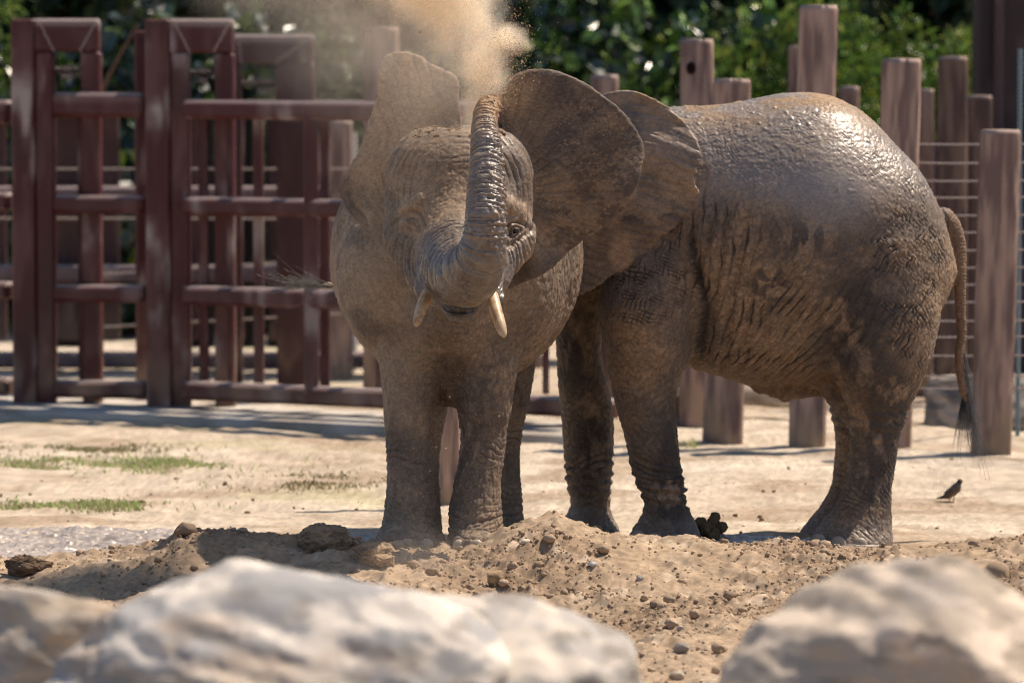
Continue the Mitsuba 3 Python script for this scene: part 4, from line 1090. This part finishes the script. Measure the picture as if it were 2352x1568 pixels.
DARK = [[.020, .045, .030], [.018, .038, .036], [.035, .065, .026], [.016, .032, .030], [.12, .19, .03]]
LEAFY = [[.12, .22, .035], [.085, .165, .03], [.16, .25, .04], [.055, .11, .028], [.23, .28, .05]]
OLIVE = [[.14, .15, .09], [.11, .13, .075], [.17, .17, .11], [.09, .11, .06]]
spec = [  # name, label, px x, depth, crown centre z, radii, leaves, size, colours, shape, bsdf
    ('broadleaf_shrub', 'dark glossy broad leaved shrub at the upper left behind the first portal frame', 60, 47, 1.35, (1.25, 1.1, 1.7), 7000, .21, DARK, 'broad', 'glossy_leaf'),
    ('broadleaf_shrub', 'dark glossy shrub between the first and second portal frames', 300, 46, 1.3, (1.0, 1.1, 1.65), 5200, .24, DARK, 'broad', 'glossy_leaf'),
    ('broadleaf_shrub', 'glossy shrub full of glints above the low set back portal frame', 590, 47, 1.4, (1.15, 1.2, 1.7), 7000, .20, DARK, 'broad', 'glossy_leaf'),
    ('feathery_shrub', 'dusty olive feathery shrub left of the dust plume', 800, 45, 1.35, (.85, .9, 1.65), 9000, .12, OLIVE, 'narrow', 'soft_leaf'),
    ('broadleaf_shrub', 'dark shrub hidden behind the dust plume and raised ear', 1060, 48, 1.45, (1.1, 1.1, 1.7), 6500, .20, DARK, 'broad', 'glossy_leaf'),
    ('broadleaf_tree', 'tree with round glossy leaves above the right ear of the facing elephant', 1340, 47.5, 1.45, (1.15, 1.2, 1.75), 7500, .20, DARK + LEAFY[:3], 'broad', 'glossy_leaf'),
    ('broadleaf_tree', 'leafy green tree behind the knot hole log post', 1600, 48, 1.4, (1.15, 1.2, 1.75), 8000, .18, LEAFY + DARK[:2], 'broad', 'glossy_leaf'),
    ('narrow_leaf_tree', 'bright green narrow leaved tree behind the tallest log post', 1850, 47, 1.45, (1.05, 1.2, 1.75), 11000, .16, LEAFY, 'narrow', 'soft_leaf'),
    ('narrow_leaf_tree', 'yellowish green narrow leaved tree left of the dark steel column', 2110, 46.5, 1.45, (1.1, 1.2, 1.75), 12000, .16, LEAFY + [[.14, .17, .04]], 'narrow', 'soft_leaf'),
    ('narrow_leaf_tree', 'green narrow leaved tree behind the dark steel column', 2420, 48, 1.45, (1.1, 1.2, 1.75), 9000, .16, LEAFY, 'narrow', 'soft_leaf'),
    ('feathery_shrub', 'low grey green feathery shrub right of the facing elephant ear', 1480, 42, 1.25, (.62, .5, 1.1), 7000, .09, OLIVE, 'narrow', 'soft_leaf'),
    ('narrow_leaf_tree', 'green narrow leaved tree beyond the left edge', -230, 47, 2.2, (1.1, 1.2, 2.3), 6000, .16, LEAFY, 'narrow', 'soft_leaf'),
]
for n_, (name, lab, px, d, cz, r, nl, sz, cols, shp, bs) in enumerate(spec):
    x = float(m_of(px, d))
    tree(name, lab, 'tree' if 'tree' in name else 'shrub', x, d + .2, (x, d, cz), r, nl, sz, cols, 500 + 10 * n_, shp, bs, trunk_r=.07 + .02 * ('tree' in name), clumps=34)
# tall trees behind close the view
BACK = ((20, 'the first portal frame'), (420, 'the second portal frame'), (830, 'the dusky post beside the raised ear'), (1230, 'the raised trunk and right ear'), (1640, 'the knot hole log post'), (2020, 'the rump of the sideways elephant'), (2420, 'the dark steel column'))
for n_, (px, where) in enumerate(BACK):
    d = 54 + 1.5 * (n_ % 3)
    x = float(m_of(px, d))
    tree('shade_tree', 'tall dense dark tree at the back, behind ' + where, 'tree', x, d, (x, d, 2.5), (1.95, 1.3, 3.0), 5600, .30, [[.025, .05, .022], [.035, .06, .025], [.02, .04, .02]], 700 + 10 * n_, 'broad', 'soft_leaf', trunk_r=.2, group='tall dark trees in the back row', clumps=46)

# a bare reddish stem crossing the gap between the portal frames
k = thing('bare_stem', 'bare reddish stem leaning between the two left portal frames', 'stem')
put(k, tube(curve([W(232, 215, 44.6), W(255, 165, 44.5), W(285, 110, 44.4), W(318, 55, 44.3)], 12), np.linspace(.022, .012, 12), 8), 'satin', [.075, .035, .02])

def grass_patch(label, cx, cy, rx, ry, n, h, seed, cols):
    g = np.random.default_rng(seed)
    x, y = cx + rx * .55 * g.normal(0, 1, n), cy + ry * .7 * g.normal(0, 1, n)
    keep = fbm(np.stack([x * 2.5, y * 2.5, 0 * x], -1), 3, seed) > .40 + .2 * g.uniform(0, 1, n)
    x, y = x[keep], y[keep]; n = len(x)
    z = ground_z(x, y, False)
    H = h * g.uniform(.4, 1.2, n)
    th = g.uniform(0, 2 * np.pi, n); w = .006
    dx, dy = np.cos(th), np.sin(th)
    lx, ly = g.normal(0, .45, n) * H, g.normal(0, .45, n) * H
    V = np.stack([np.stack([x - w * dx, y - w * dy, z - .01], -1), np.stack([x + w * dx, y + w * dy, z - .01], -1), np.stack([x + lx * .4 + w * .7 * dx, y + ly * .4 + w * .7 * dy, z + H * .6], -1), np.stack([x + lx, y + ly, z + H], -1)], 1).reshape(-1, 3)
    i = np.arange(n)[:, None] * 4
    f = np.concatenate([i + [0, 1, 2], i + [0, 2, 3]], 1).reshape(-1, 3)
    C = np.repeat(np.array(cols)[g.integers(len(cols), size=n)] * g.uniform(.7, 1.2, (n, 1)), 4, 0)
    k = thing('grass', label, 'grass', kind='stuff')
    put(k, (V, f), 'soft_leaf', C, smooth=False)

GR = [[.36, .48, .15], [.40, .48, .19], [.46, .45, .24], [.50, .42, .28]]
def gp(label, px, py, wx, ry, n, h, seed, cols=GR):
    d = CAM_Z * F / (py - 121)
    grass_patch(label, float(m_of(px, d)), d, wx * d / F, ry, n, h, seed, cols)
gp('thin green grass band on the sand at the left', 250, 1068, 330, .34, 4200, .030, 801)
gp('second green grass band nearer the mud on the left', 190, 1160, 260, .20, 3000, .028, 802)
gp('dry yellowish grass fringe below the left portal frames', 120, 1035, 260, .30, 2600, .028, 803, [[.26, .24, .12], [.34, .28, .16], [.2, .22, .09]])
gp('sparse dry grass left of the facing elephant', 700, 1110, 190, .5, 1600, .025, 804, [[.26, .24, .12], [.34, .28, .16]])
gp('small green tuft at the foot of a log post under the belly', 1595, 1024, 32, .12, 500, .07, 805)
gp('green tuft beside the tan post between the elephant legs', 1032, 1100, 40, .12, 400, .07, 806)
gp('bright green grass in the sun behind the left gate', 290, 640, 110, 1.2, 3500, .75, 807, [[.16, .30, .04], [.2, .34, .05], [.12, .24, .04]])
gp('bright green grass glimpsed left of the first portal frame', 60, 640, 120, 1.2, 3000, .75, 808, [[.16, .30, .04], [.2, .34, .05], [.12, .24, .04]])

# ------------------------------------------------------------------ boulders, stones, clods, mud, dung, bird
def boulder_mesh(pts, length, seed, amp=.05, amp2=.014, smooth=0):
    m = manifold3d.Manifold.hull_points(np.asarray(pts, np.float32)).refine_to_length(length).to_mesh()
    t = trimesh.Trimesh(np.array(m.vert_properties[:, :3], float), np.array(m.tri_verts), process=True)
    if smooth:
        trimesh.smoothing.filter_taubin(t, iterations=smooth * 2)
    V = np.array(t.vertices)
    g = np.random.default_rng(seed)
    for _ in range(60):                       # broken faces towards the open side
        n = g.normal(0, 1, 3) * [1, .6, .8] + [0, -1.1, .1]; n /= np.linalg.norm(n)
        h = V @ n; c = V[g.integers(len(V))]
        o = max(h.max() - g.uniform(.01, .09), c @ n)
        V = V - np.maximum(h - o, 0)[:, None] * n * .9
    N = np.array(trimesh.Trimesh(V, t.faces, process=False).vertex_normals)
    tilt = V @ np.array([[.86, .1, .5], [-.1, 1, 0], [-.5, 0, .86]])
    r = 1 - np.abs(2 * fbm(tilt * [2.6, 2.6, 5.0], 4, seed) - 1)
    q = fbm(tilt * [5, 6, 11], 4, seed + 1)
    step = np.abs(((V @ np.array([.35, .2, 1.0])) * 7 + 3 * noise(V * 2, seed + 2)) % 1 - .5)
    V = V + N * (amp * (r - .6) * 2 + amp2 * (q - .5) * 2 + .012 * sstep(.0, .5, step) + .008 * (noise(V * 30, seed + 3) - .5))[:, None]
    return V, np.array(t.faces)

def rock_colors(V, seed, a, b, c, stain=.5):
    n = fbm(V * [5, 5, 11], 4, seed)
    C = mixc(a, b, sstep(.44, .56, n))
    C = mixc(C, c, sstep(.60, .74, fbm(V * [3, 3, 4] + 4, 4, seed + 1)) * stain)
    return mixc(C, np.array(a) * .42, sstep(.57, .68, fbm(V * [6, 6, 14] + 8, 4, seed + 2)) * .75)

def prism_pts(sil, d, half, front=.25, seed=0):
    """a hull cloud: the skyline at depth d, pulled down nearer the camera and behind"""
    out = []
    for x, y in sil:
        w = W(x, y, d)
        out += [w, w + [0, half, -.05], w + [0, -half * .5, -.10]]
    xs_ = [W(x, 0, d)[0] for x, _ in sil]
    lo, hi = min(xs_), max(xs_)
    for x in (lo, hi, (lo + hi) / 2):
        out += [[x, d - half * 1.5, .45], [x, d + half * 1.2, .45]]
    return out

# ground under the boulders
bx = np.linspace(-4, 4, 60); by = np.linspace(10, 15.6, 40)
def boulder(label, sil, d, half, seed, cols, extra=(), amp=.016):
    pts = prism_pts(sil, d, half) + [W(*e) for e in extra]
    V, f = boulder_mesh(pts, .022, seed, amp)
    k = thing('boulder', label, 'boulder')
    put(k, (V, f), 'matte', rock_colors(V, seed + 5, *cols))
GREY = ([.64, .59, .53], [.34, .335, .335], [.36, .24, .14], .45)
TAN = ([.62, .525, .43], [.41, .35, .29], [.27, .25, .24], .6)
boulder('pale grey boulder with a brown stain, large and blurred in the front centre', [(70, 1600), (130, 1520), (235, 1415), (330, 1370), (455, 1312), (520, 1292), (575, 1300), (620, 1332), (700, 1340), (800, 1362), (900, 1376), (1000, 1384), (1100, 1392), (1170, 1420)], 15.30, .30, 901, GREY, extra=[(1020, 1480, 15.05), (900, 1600, 14.90), (450, 1600, 14.80), (240, 1450, 15.05)])
boulder('tan and grey boulder at the front, right end of the pale one', [(860, 1420), (930, 1388), (1020, 1378), (1120, 1372), (1200, 1366), (1290, 1352), (1370, 1372), (1420, 1400), (1448, 1455), (1470, 1540), (1500, 1640)], 15.55, .30, 921, ([.60, .54, .47], [.39, .37, .35], [.38, .29, .2], .5), extra=[(1300, 1480, 15.30), (1060, 1440, 15.25)])
boulder('brownish grey boulder in the lower left corner with a pale top edge', [(-160, 1330), (-40, 1338), (60, 1345), (160, 1360), (235, 1378), (290, 1400), (250, 1470), (180, 1560)], 15.80, .22, 941, ([.52, .45, .37], [.36, .33, .30], [.36, .25, .15], .6), extra=[(220, 1420, 15.50), (0, 1380, 15.50)])
boulder('large pale tan boulder blurred in the lower right corner', [(1640, 1600), (1700, 1500), (1745, 1440), (1800, 1400), (1870, 1352), (1950, 1312), (2030, 1298), (2110, 1293), (2180, 1280), (2220, 1292), (2270, 1330), (2310, 1362), (2400, 1400), (2520, 1480)], 15.30, .32, 961, TAN, extra=[(1760, 1500, 15.00), (2000, 1420, 14.90), (2300, 1470, 14.90)])
boulder('bluish white stone at the right edge behind the tan boulder', [(2310, 1400), (2335, 1366), (2380, 1350), (2440, 1380)], 16.00, .12, 981, ([.55, .56, .57], [.42, .46, .49], [.5, .45, .4], .3), amp=.01)
boulder('low tan rock at the bottom edge left of the right hand boulder', [(1640, 1560), (1690, 1528), (1760, 1524), (1830, 1560)], 14.90, .12, 991, TAN, amp=.02)

pts = []
for x, y in ((2124, 905), (2135, 872), (2180, 864), (2260, 862), (2360, 866), (2440, 880), (2470, 950)):
    w = W(x, y, 34.2); pts += [w, w + [0, .5, -.05], [w[0], 34.0, -.1], [w[0], 34.8, -.1]]
V, f = boulder_mesh(pts, .03, 1001, .02)
k = thing('boulder', 'long grey brown boulder behind the rightmost log post', 'boulder')
put(k, (V, f), 'matte', rock_colors(V, 1005, [.36, .32, .28], [.18, .165, .155], [.40, .34, .27], .5))

# stones and clods lying on the heap: each one a thing
def on_ground(px, py):
    """where the sight line at (px, py) meets the heap"""
    ds = np.linspace(20.2, 26.0, 1200)
    w = W(px, py, ds)
    hit = np.nonzero(w[:, 2] <= ground_z(w[:, 0], w[:, 1], False))[0]
    k = hit[0] if len(hit) else len(ds) - 1
    return w[k]
def pebble(r, seed, sub=3, rough=.22):
    s = trimesh.creation.icosphere(sub, 1.0)
    V = np.array(s.vertices)
    g = np.random.default_rng(seed)
    for _ in range(5):
        n = g.normal(0, 1, 3); n /= np.linalg.norm(n); o = g.uniform(.62, .9)
        V = V - np.maximum(V @ n - o, 0)[:, None] * n * .85
    V = V * (1 + rough * (fbm(V * 1.6 + seed, 3, seed) - .5))[:, None]
    return V * r, np.array(s.faces)
STONES = [  # label, px, py (centre of its foot), half size in px (x, z), colour
    ('round brown stone lying on the heap below the trunk, biggest on the heap', 1137, 1338, 25, 19, [.36, .255, .17]),
    ('dark angular block on the skyline of the shaded heap at left', 425, 1230, 27, 20, [.24, .175, .13]),
    ('white flat pebble high on the sunny heap crest', 1206, 1248, 15, 7, [.58, .50, .40]),
    ('bluish grey pebble on the sunny slope right of the brown stone', 1361, 1300, 11, 7, [.46, .46, .46]),
    ('small grey pebble further down the slope towards the right boulder', 1470, 1332, 9, 7, [.34, .33, .33]),
    ('grey stone in the gap between the two front boulders', 1566, 1500, 19, 16, [.28, .255, .23]),
    ('pale oval stone at the bottom edge between the boulders', 1555, 1560, 19, 12, [.48, .41, .33]),
    ('small white pebble above the grey stone between the boulders', 1564, 1448, 9, 8, [.52, .46, .40]),
    ('rounded dirt lump before the feet of the facing elephant', 855, 1298, 52, 30, [.34, .245, .165]),
    ('tan lump of clay in the shade left of the elephant foot', 742, 1262, 62, 34, [.31, .225, .155]),
    ('low pale lump in the shade in front of the clay lump', 585, 1282, 26, 9, [.40, .31, .23]),
    ('dark lump of wet earth in front of the mud at far left', 66, 1318, 50, 28, [.17, .12, .085]),
    ('tan pebble near the crest right of the brown stone', 1238, 1300, 13, 8, [.42, .31, .22]),
    ('light tan pebble low on the sunny slope near the centre boulder', 1080, 1352, 10, 7, [.44, .33, .24]),
]
for n_, (lab, px, py, rx, rz, c) in enumerate(STONES):
    w = on_ground(px, py)
    s = w[1] / F
    earthy = n_ in (8, 9, 11)
    V, f = pebble(1.0, 1100 + n_, 5 if earthy else 4, .75 if earthy else .22)
    if earthy:
        V = V * (1 + .30 * (fbm(V * 5, 3, 1180 + n_) - .5) + .12 * (noise(V * 17, 1190 + n_) - .5))[:, None]
    V = V * [rx * s, rx * s * .9, rz * s] + [w[0], w[1] + rx * s * .4, w[2] + rz * s * .62]
    V = V + .004 * (noise(V * 60, 1150 + n_) - .5)[:, None]
    put(thing('stone', lab, 'stone'), (V, f), 'matte', mixc(c, np.array(c) * .62, sstep(.45, .68, fbm(V * 22, 3, 1130 + n_))))

def scatter(n, seed, xr, yr, size, dens, sub=1):
    g = np.random.default_rng(seed)
    x, y = g.uniform(*xr, n), g.uniform(*yr, n)
    P = np.stack([x, y, 0 * x], -1)
    keep = g.uniform(0, 1, n) < dens(P)
    x, y = x[keep], y[keep]
    z = ground_z(x, y)
    r = size * np.exp(g.normal(0, .5, len(x)))
    protos = [pebble(1.0, 1200 + i, sub, .6) for i in range(12)]
    ms, cs = [], []
    for i in range(len(x)):
        V, f = protos[i % 12]
        a = g.uniform(0, 6.28); R = np.array([[math.cos(a), -math.sin(a), 0], [math.sin(a), math.cos(a), 0], [0, 0, 1]])
        ms.append(((V * [1, g.uniform(.7, 1), g.uniform(.6, .9)]) @ R.T * r[i] + [x[i], y[i], z[i] + r[i] * .35], f))
        cs.append(np.tile(g.uniform(.75, 1.15), len(V)))
    V, f = join(ms)
    return V, f, np.concatenate(cs)
V, f, c = scatter(34000, 1210, (-2.75, 2.75), (20.6, 25.1), .0055, lambda P: .22 + .78 * sstep(.42, .62, fbm(P * 1.3, 2, 31) + .3 * (fbm(P * 6, 2, 36) - .5)), 0)
k = thing('dirt_clods', 'loose crumbs of dry dirt covering the heap', 'dirt', kind='stuff')
put(k, (V, f), 'matte', np.array([.38, .285, .205]) * c[:, None])
V, f, c = scatter(480, 1220, (-2.75, 2.75), (20.6, 25.1), .019, lambda P: .15 + .8 * sstep(.46, .6, fbm(P * 1.3, 2, 31)))
k = thing('dirt_lumps', 'larger crumbs of earth scattered among the fine ones on the heap', 'dirt', kind='stuff')
put(k, (V, f), 'matte', np.array([.37, .275, .195]) * c[:, None])
V, f, c = scatter(900, 1230, (-4, 4), (26.0, 33), .008, lambda P: .05 + .7 * sstep(.55, .7, fbm(P * .7, 3, 35)))
k = thing('ground_litter', 'small clods and litter on the sandy ground behind', 'litter', kind='stuff')
put(k, (V, f), 'matte', np.array([.24, .165, .115]) * c[:, None])

if len(HEAD_TOP):
    ms = []
    for i, q in enumerate(HEAD_TOP):
        V, f = pebble(1.0, 1250 + i, 1, .6)
        ms.append((V * [1, 1, .7] * (.004 + .009 * (i * 37 % 100 / 100) ** 3) + q + [0, 0, .003], f))
    V, f = join(ms)
    put(thing('loose_dirt', 'loose crumbs of dirt lying on top of the head of the facing elephant', 'dirt', kind='stuff'), (V, f), 'matte', [.24, .16, .10])
# wet mud: glossy sheets that lie on the ground
def mud_sheet(label, x0, x1, y0, y1, shape, seed, step=.0085, ys=.012):
    gx, gy = np.arange(x0, x1, step), np.arange(y0, y1, ys)
    X, Y = np.meshgrid(gx, gy)
    e = shape(X, Y) + .25 * (fbm(np.stack([X * 2, Y * 2, 0 * X], -1), 3, seed) - .5)      # > 0 inside
    P = np.stack([X, Y, 0 * X], -1)
    relief = .020 * (fbm(P * [7, 7, 1], 3, seed + 1) - .42) + .026 * (noise(P * 26, seed + 2) - .5) + .012 * (noise(P * 55, seed + 6) - .5) + .045 * np.maximum(fbm(P * 5 + 9, 2, seed + 3) - .66, 0)
    Z = ground_z(X, Y, False) + np.where(e > 0, .006 + relief * sstep(0, .1, e), -.03)
    V = np.stack([X, Y, Z], -1).reshape(-1, 3)
    nx_ = len(gx)
    i, j = np.meshgrid(np.arange(len(gy) - 1), np.arange(nx_ - 1), indexing='ij')
    Q = np.stack([i * nx_ + j, i * nx_ + j + 1, (i + 1) * nx_ + j + 1, (i + 1) * nx_ + j], -1).reshape(-1, 4)
    Q = Q[(e.ravel()[Q] > -.06).any(1)]
    key = numbered('mud_puddle')
    put(key, (V, tris(Q)), 'mud', mixc([.25, .215, .19], [.34, .29, .25], sstep(.35, .65, fbm(V * 4, 3, seed + 4))))
    labels[key] = {'label': label, 'kind': 'structure'}
mud_sheet('wet glistening mud at the left behind the heap', -3.6, -1.55, 24.9, 27.3, lambda x, y: np.minimum(np.minimum((y - 25.0) * 2, (27.0 - y) * 1.2), (-1.72 - x) * 1.2), 1300)
mud_sheet('strip of wet mud between the legs of the sideways elephant', .8, 2.1, 25.6, 26.7, lambda x, y: np.minimum(.30 - np.abs(y - 26.12), .55 - np.abs(x - 1.42)), 1310)
mud_sheet('wet mud behind the left foot of the facing elephant', -.95, -.35, 25.5, 26.6, lambda x, y: .3 - np.hypot((x + .68) * 1.1, (y - 26.0) * .6), 1320)

# dung beside the front foot
def clump(key, centre, n, spread, r, seed, col):
    g = np.random.default_rng(seed)
    ms = []
    for i in range(n):
        V, f = pebble(r * g.uniform(.6, 1.2), seed + i, 3, .5)
        o = g.normal(0, 1, 3) * spread; o[2] = abs(o[2])
        ms.append((V + centre + o, f))
    V, f = join(ms)
    V = V + .008 * (noise(V * 55, seed) - .5)[:, None]
    put(key, (V, f), 'matte', mixc(col, np.array(col) * .5, fbm(V * 30, 2, seed + 1)))
w = W(1622, 1242, 26.3)
clump(thing('dung_pile', 'brown dung pile right behind the front foot of the sideways elephant', 'dung'), w + [0, 0, .03], 12, (.035, .05, .045), .040, 1400, [.22, .15, .085])
w = W(812, 1262, 24.5)
clump(thing('dung_ball', 'crumbly brown dung between clay lump and dirt lump left of the feet', 'dung'), w + [0, 0, -.02], 10, (.05, .03, .02), .035, 1430, [.20, .14, .085])

# the bird on the sand
def bird():
    p = lambda x, y, d=28.6: W(x, y, d)
    def sdf(P):
        d = sd_ell(P, p(2188, 1128), (.028, .030, .030))
        d = np.minimum(d, sd_cap(P, p(2178, 1134), p(2196, 1120), .026, .027))
        d = smin(d, sd_cap(P, p(2196, 1122), p(2204, 1106), .024, .0135), .015)
        d = smin(d, sd_ell(P, p(2205, 1104), (.0155, .014, .014)), .008)
        d = smin(d, sd_cap(P, p(2180, 1137), p(2160, 1143), .017, .006), .012)
        return d
    lo, hi = p(2150, 1160) - [.03, .08, .03], p(2222, 1090) + [.03, .08, .03]
    V, Q = body_mesh(sdf, lo, hi, .006, 1)
    k = thing('bird', 'small dark myna bird standing on the sand at the right', 'bird')
    z = V[:, 2]
    part(k, 'body', (V, tris(Q)), 'satin', mixc(mixc([.07, .045, .035], [.14, .085, .06], sstep(p(0, 1120)[2], p(0, 1138)[2], z)), [.02, .02, .022], sstep(p(0, 1118)[2], p(0, 1110)[2], z)))
    part(k, 'tail', beam(p(2172, 1136), p(2152, 1144), .030, .007, .002), 'satin', [.03, .025, .025], smooth=False)
    part(k, 'wing', (lambda m: (m[0], m[1]))(hull([p(2198, 1116, 28.572), p(2196, 1128, 28.57), p(2182, 1138, 28.57), p(2162, 1142, 28.578), p(2184, 1122, 28.575), p(2190, 1125, 28.562), p(2165, 1141, 28.59)])), 'satin', [.06, .04, .032], smooth=False)
    part(k, 'beak', tube([p(2208, 1104), p(2213.5, 1106)], [.006, .001], 8), 'satin', [.45, .28, .05])
    e = trimesh.creation.icosphere(2, .003); e.apply_translation(p(2207, 1103, 28.588))
    part(k, 'eye', e, 'gloss', [.4, .3, .05])
    for x, d in ((2180, 28.585), (2189, 28.615)):
        part(k, 'leg', tube([p(x + 3, 1136, d), p(x + 1, 1147, d), p(x + 1, 1159, d)], .0032, 6), 'satin', [.40, .26, .08])
        part(k, 'foot', join([tube([p(x + 1, 1158.5, d), p(x + 1 + a, 1160, d - .02 * b)], .0022, 5) for a, b in ((7, 0), (5, 1), (5, -1), (-5, 0))]), 'satin', [.40, .26, .08])
bird()

# ------------------------------------------------------------------ flying dust
def dust(label, lo, hi, shape, strength, fn, albedo=(.98, .905, .79)):
    """a box of dust whose density is worked out on a grid; shape = cells in x, y, z"""
    lo, hi = np.asarray(lo, float), np.asarray(hi, float)
    ax = [lo[k] + (np.arange(shape[k]) + .5) / shape[k] * (hi[k] - lo[k]) for k in range(3)]
    Z, Y, X = np.meshgrid(ax[2], ax[1], ax[0], indexing='ij')
    D = fn(np.stack([X, Y, Z], -1))
    e = np.ones_like(D)                       # fades out towards the box's faces
    for k, c in enumerate((X, Y, Z)):
        w = .05 * (hi[k] - lo[k])
        e *= sstep(0, w, c - lo[k]) * sstep(0, w, hi[k] - c)
    D = np.clip(D * e, 0, 1).astype(np.float32)
    key = numbered('dust_cloud')
    med = dict(type='heterogeneous', albedo={'type': 'constvolume', 'value': {'type': 'rgb', 'value': list(albedo)}}, scale=strength, phase={'type': 'hg', 'g': 0.45},
               sigma_t=dict(type='gridvolume', grid=mi.VolumeGrid(D[..., None]), to_world=T().translate(lo.tolist()).scale((hi - lo).tolist())))
    scene[key + '_air'] = med
    scene[key] = dict(type='cube', to_world=T().translate(((lo + hi) / 2).tolist()).scale(((hi - lo) / 2).tolist()), bsdf={'type': 'null'}, interior={'type': 'ref', 'id': key + '_air'})
    labels[key] = {'label': label, 'category': 'dust', 'kind': 'stuff'}

# the plume that leaves the trunk: axis points with radius; round it a thin drift that sinks over the elephant
PL = [W(1126, 238, 24.22), W(1116, 205, 24.25), W(1103, 160, 24.3), W(1082, 100, 24.34), W(1046, 40, 24.38), W(1005, -40, 24.42), W(970, -150, 24.5), W(920, -240, 24.5)]
PR = [.05, .08, .12, .175, .24, .32, .41, .5]
def plume(P):
    w = np.stack([fbm(P * 3.2 + 3 * k, 4, 1500 + k) - .5 for k in range(3)], -1) * .34
    w2 = np.stack([noise(P * 22 + 3 * k, 1510 + k) - .5 for k in range(3)], -1) * .05
    Q = (P + (w + w2) * sstep(-.05, .25, P[:, 2:] - W(1128, 236, 24.2)[2])).astype(np.float32)
    best = np.full(len(P), -9.0)
    for a, b, ra, rb in zip(PL[:-1], PL[1:], PR[:-1], PR[1:]):
        best = np.maximum(best, -sd_cap(Q, a, b, ra, rb) / ((ra + rb) / 2))
    best = np.maximum(best, -sd_ell(Q, W(1160, 62, 24.3), (.11, .11, .075)) / .09)
    best = np.maximum(best, -sd_cap(Q, W(1078, 285, 24.36), W(1095, 215, 24.30), .05, .085) / .075)
    core = sstep(-.2, .7, best)
    soft = sstep(-1.9, .3, best) * sstep(W(1190, 0, 24.3)[0], W(1060, 0, 24.3)[0], P[:, 0]) * .045
    f = fbm(P * [11, 11, 3.6], 4, 1520)
    return core * (.12 + 1.5 * sstep(.30, .72, f)) + soft * (.3 + sstep(.3, .7, fbm(P * 4, 3, 1530)))
def drift(P):
    n = sstep(.34, .70, fbm(P * [2.2, 2.2, 1.3], 3, 1540))
    x = P[:, 0]
    k = np.exp(-((x - W(900, 0, 24.4)[0]) / .36) ** 2) * (.26 + .2 * sstep(1.2, 2.4, P[:, 2]))
    foot = np.exp(-((P[:, 2] - .14) / .13) ** 2) * np.exp(-((x - W(960, 0, 24.8)[0]) / .30) ** 2) * 3.0
    return (k * (.15 + n) + foot * (.2 + n)) * .0055
def all_dust(P):
    sh = P.shape[:-1]
    P = P.reshape(-1, 3)
    out = np.zeros(len(P))
    m = (P[:, 0] < .45) & (P[:, 1] < 25.1)
    out[m] = drift(P[m]) * sstep(25.1, 24.8, P[m, 1])
    m = (P[:, 2] > 1.95) & (P[:, 0] < .5) & (P[:, 1] < 25.05)
    out[m] += plume(P[m])
    return out.reshape(sh)
# the box holds the whole front elephant, so that its faces cut no skin that one sees
dust('thick tan plume of dust thrown up over the facing elephant, thinning as it drifts down its left side', [-1.75, 23.45, -.25], [.76, 25.82, 3.6], (92, 88, 148), 15.0, all_dust)

# single grains in the air, about the size of sand and crumbs
def grains(n, seed, centre_fn, size):
    g = np.random.default_rng(seed)
    c = centre_fn(g, n)
    tet = np.array([[1, 1, 1], [1, -1, -1], [-1, 1, -1], [-1, -1, 1.0]]) * .6
    V = (c[:, None] + tet[None] * (size * np.exp(g.normal(0, .45, n)))[:, None, None] * g.uniform(.6, 1.2, (n, 4, 1))).reshape(-1, 3)
    f = (np.arange(n)[:, None, None] * 4 + np.array([[0, 1, 2], [0, 3, 1], [0, 2, 3], [1, 3, 2]])[None]).reshape(-1, 3)
    return V, f
def around_plume(g, n):
    i = g.integers(0, len(PL) - 1, n); t = g.uniform(0, 1, (n, 1))
    c = np.array(PL)[i] * (1 - t) + np.array(PL)[i + 1] * t
    r = np.array(PR)[i][:, None]
    q = g.normal(0, 1, (n, 3)); q[:, 0] += .35
    return c + q * r * .85 + np.abs(g.normal(0, .05, (n, 3))) * [1, 0, -.3]
def right_fringe(g, n):
    c = W(1175, 110, 24.3) + g.normal(0, 1, (n, 3)) * [.055, .08, .10]
    return c
def falling(g, n):
    return np.stack([-.42 + g.normal(0, .26, n), g.uniform(23.8, 24.9, n), g.uniform(.15, 2.6, n)], -1)
V, f = join([grains(2600, 1601, around_plume, .0021), grains(900, 1602, right_fringe, .0023), grains(2600, 1603, falling, .0016), grains(160, 1604, falling, .0028)])
k = thing('dust_grains', 'single grains of dirt flying round the dust plume and before the elephant', 'dirt', kind='stuff')
put(k, (V, f), 'matte', [.40, .28, .18], smooth=False)
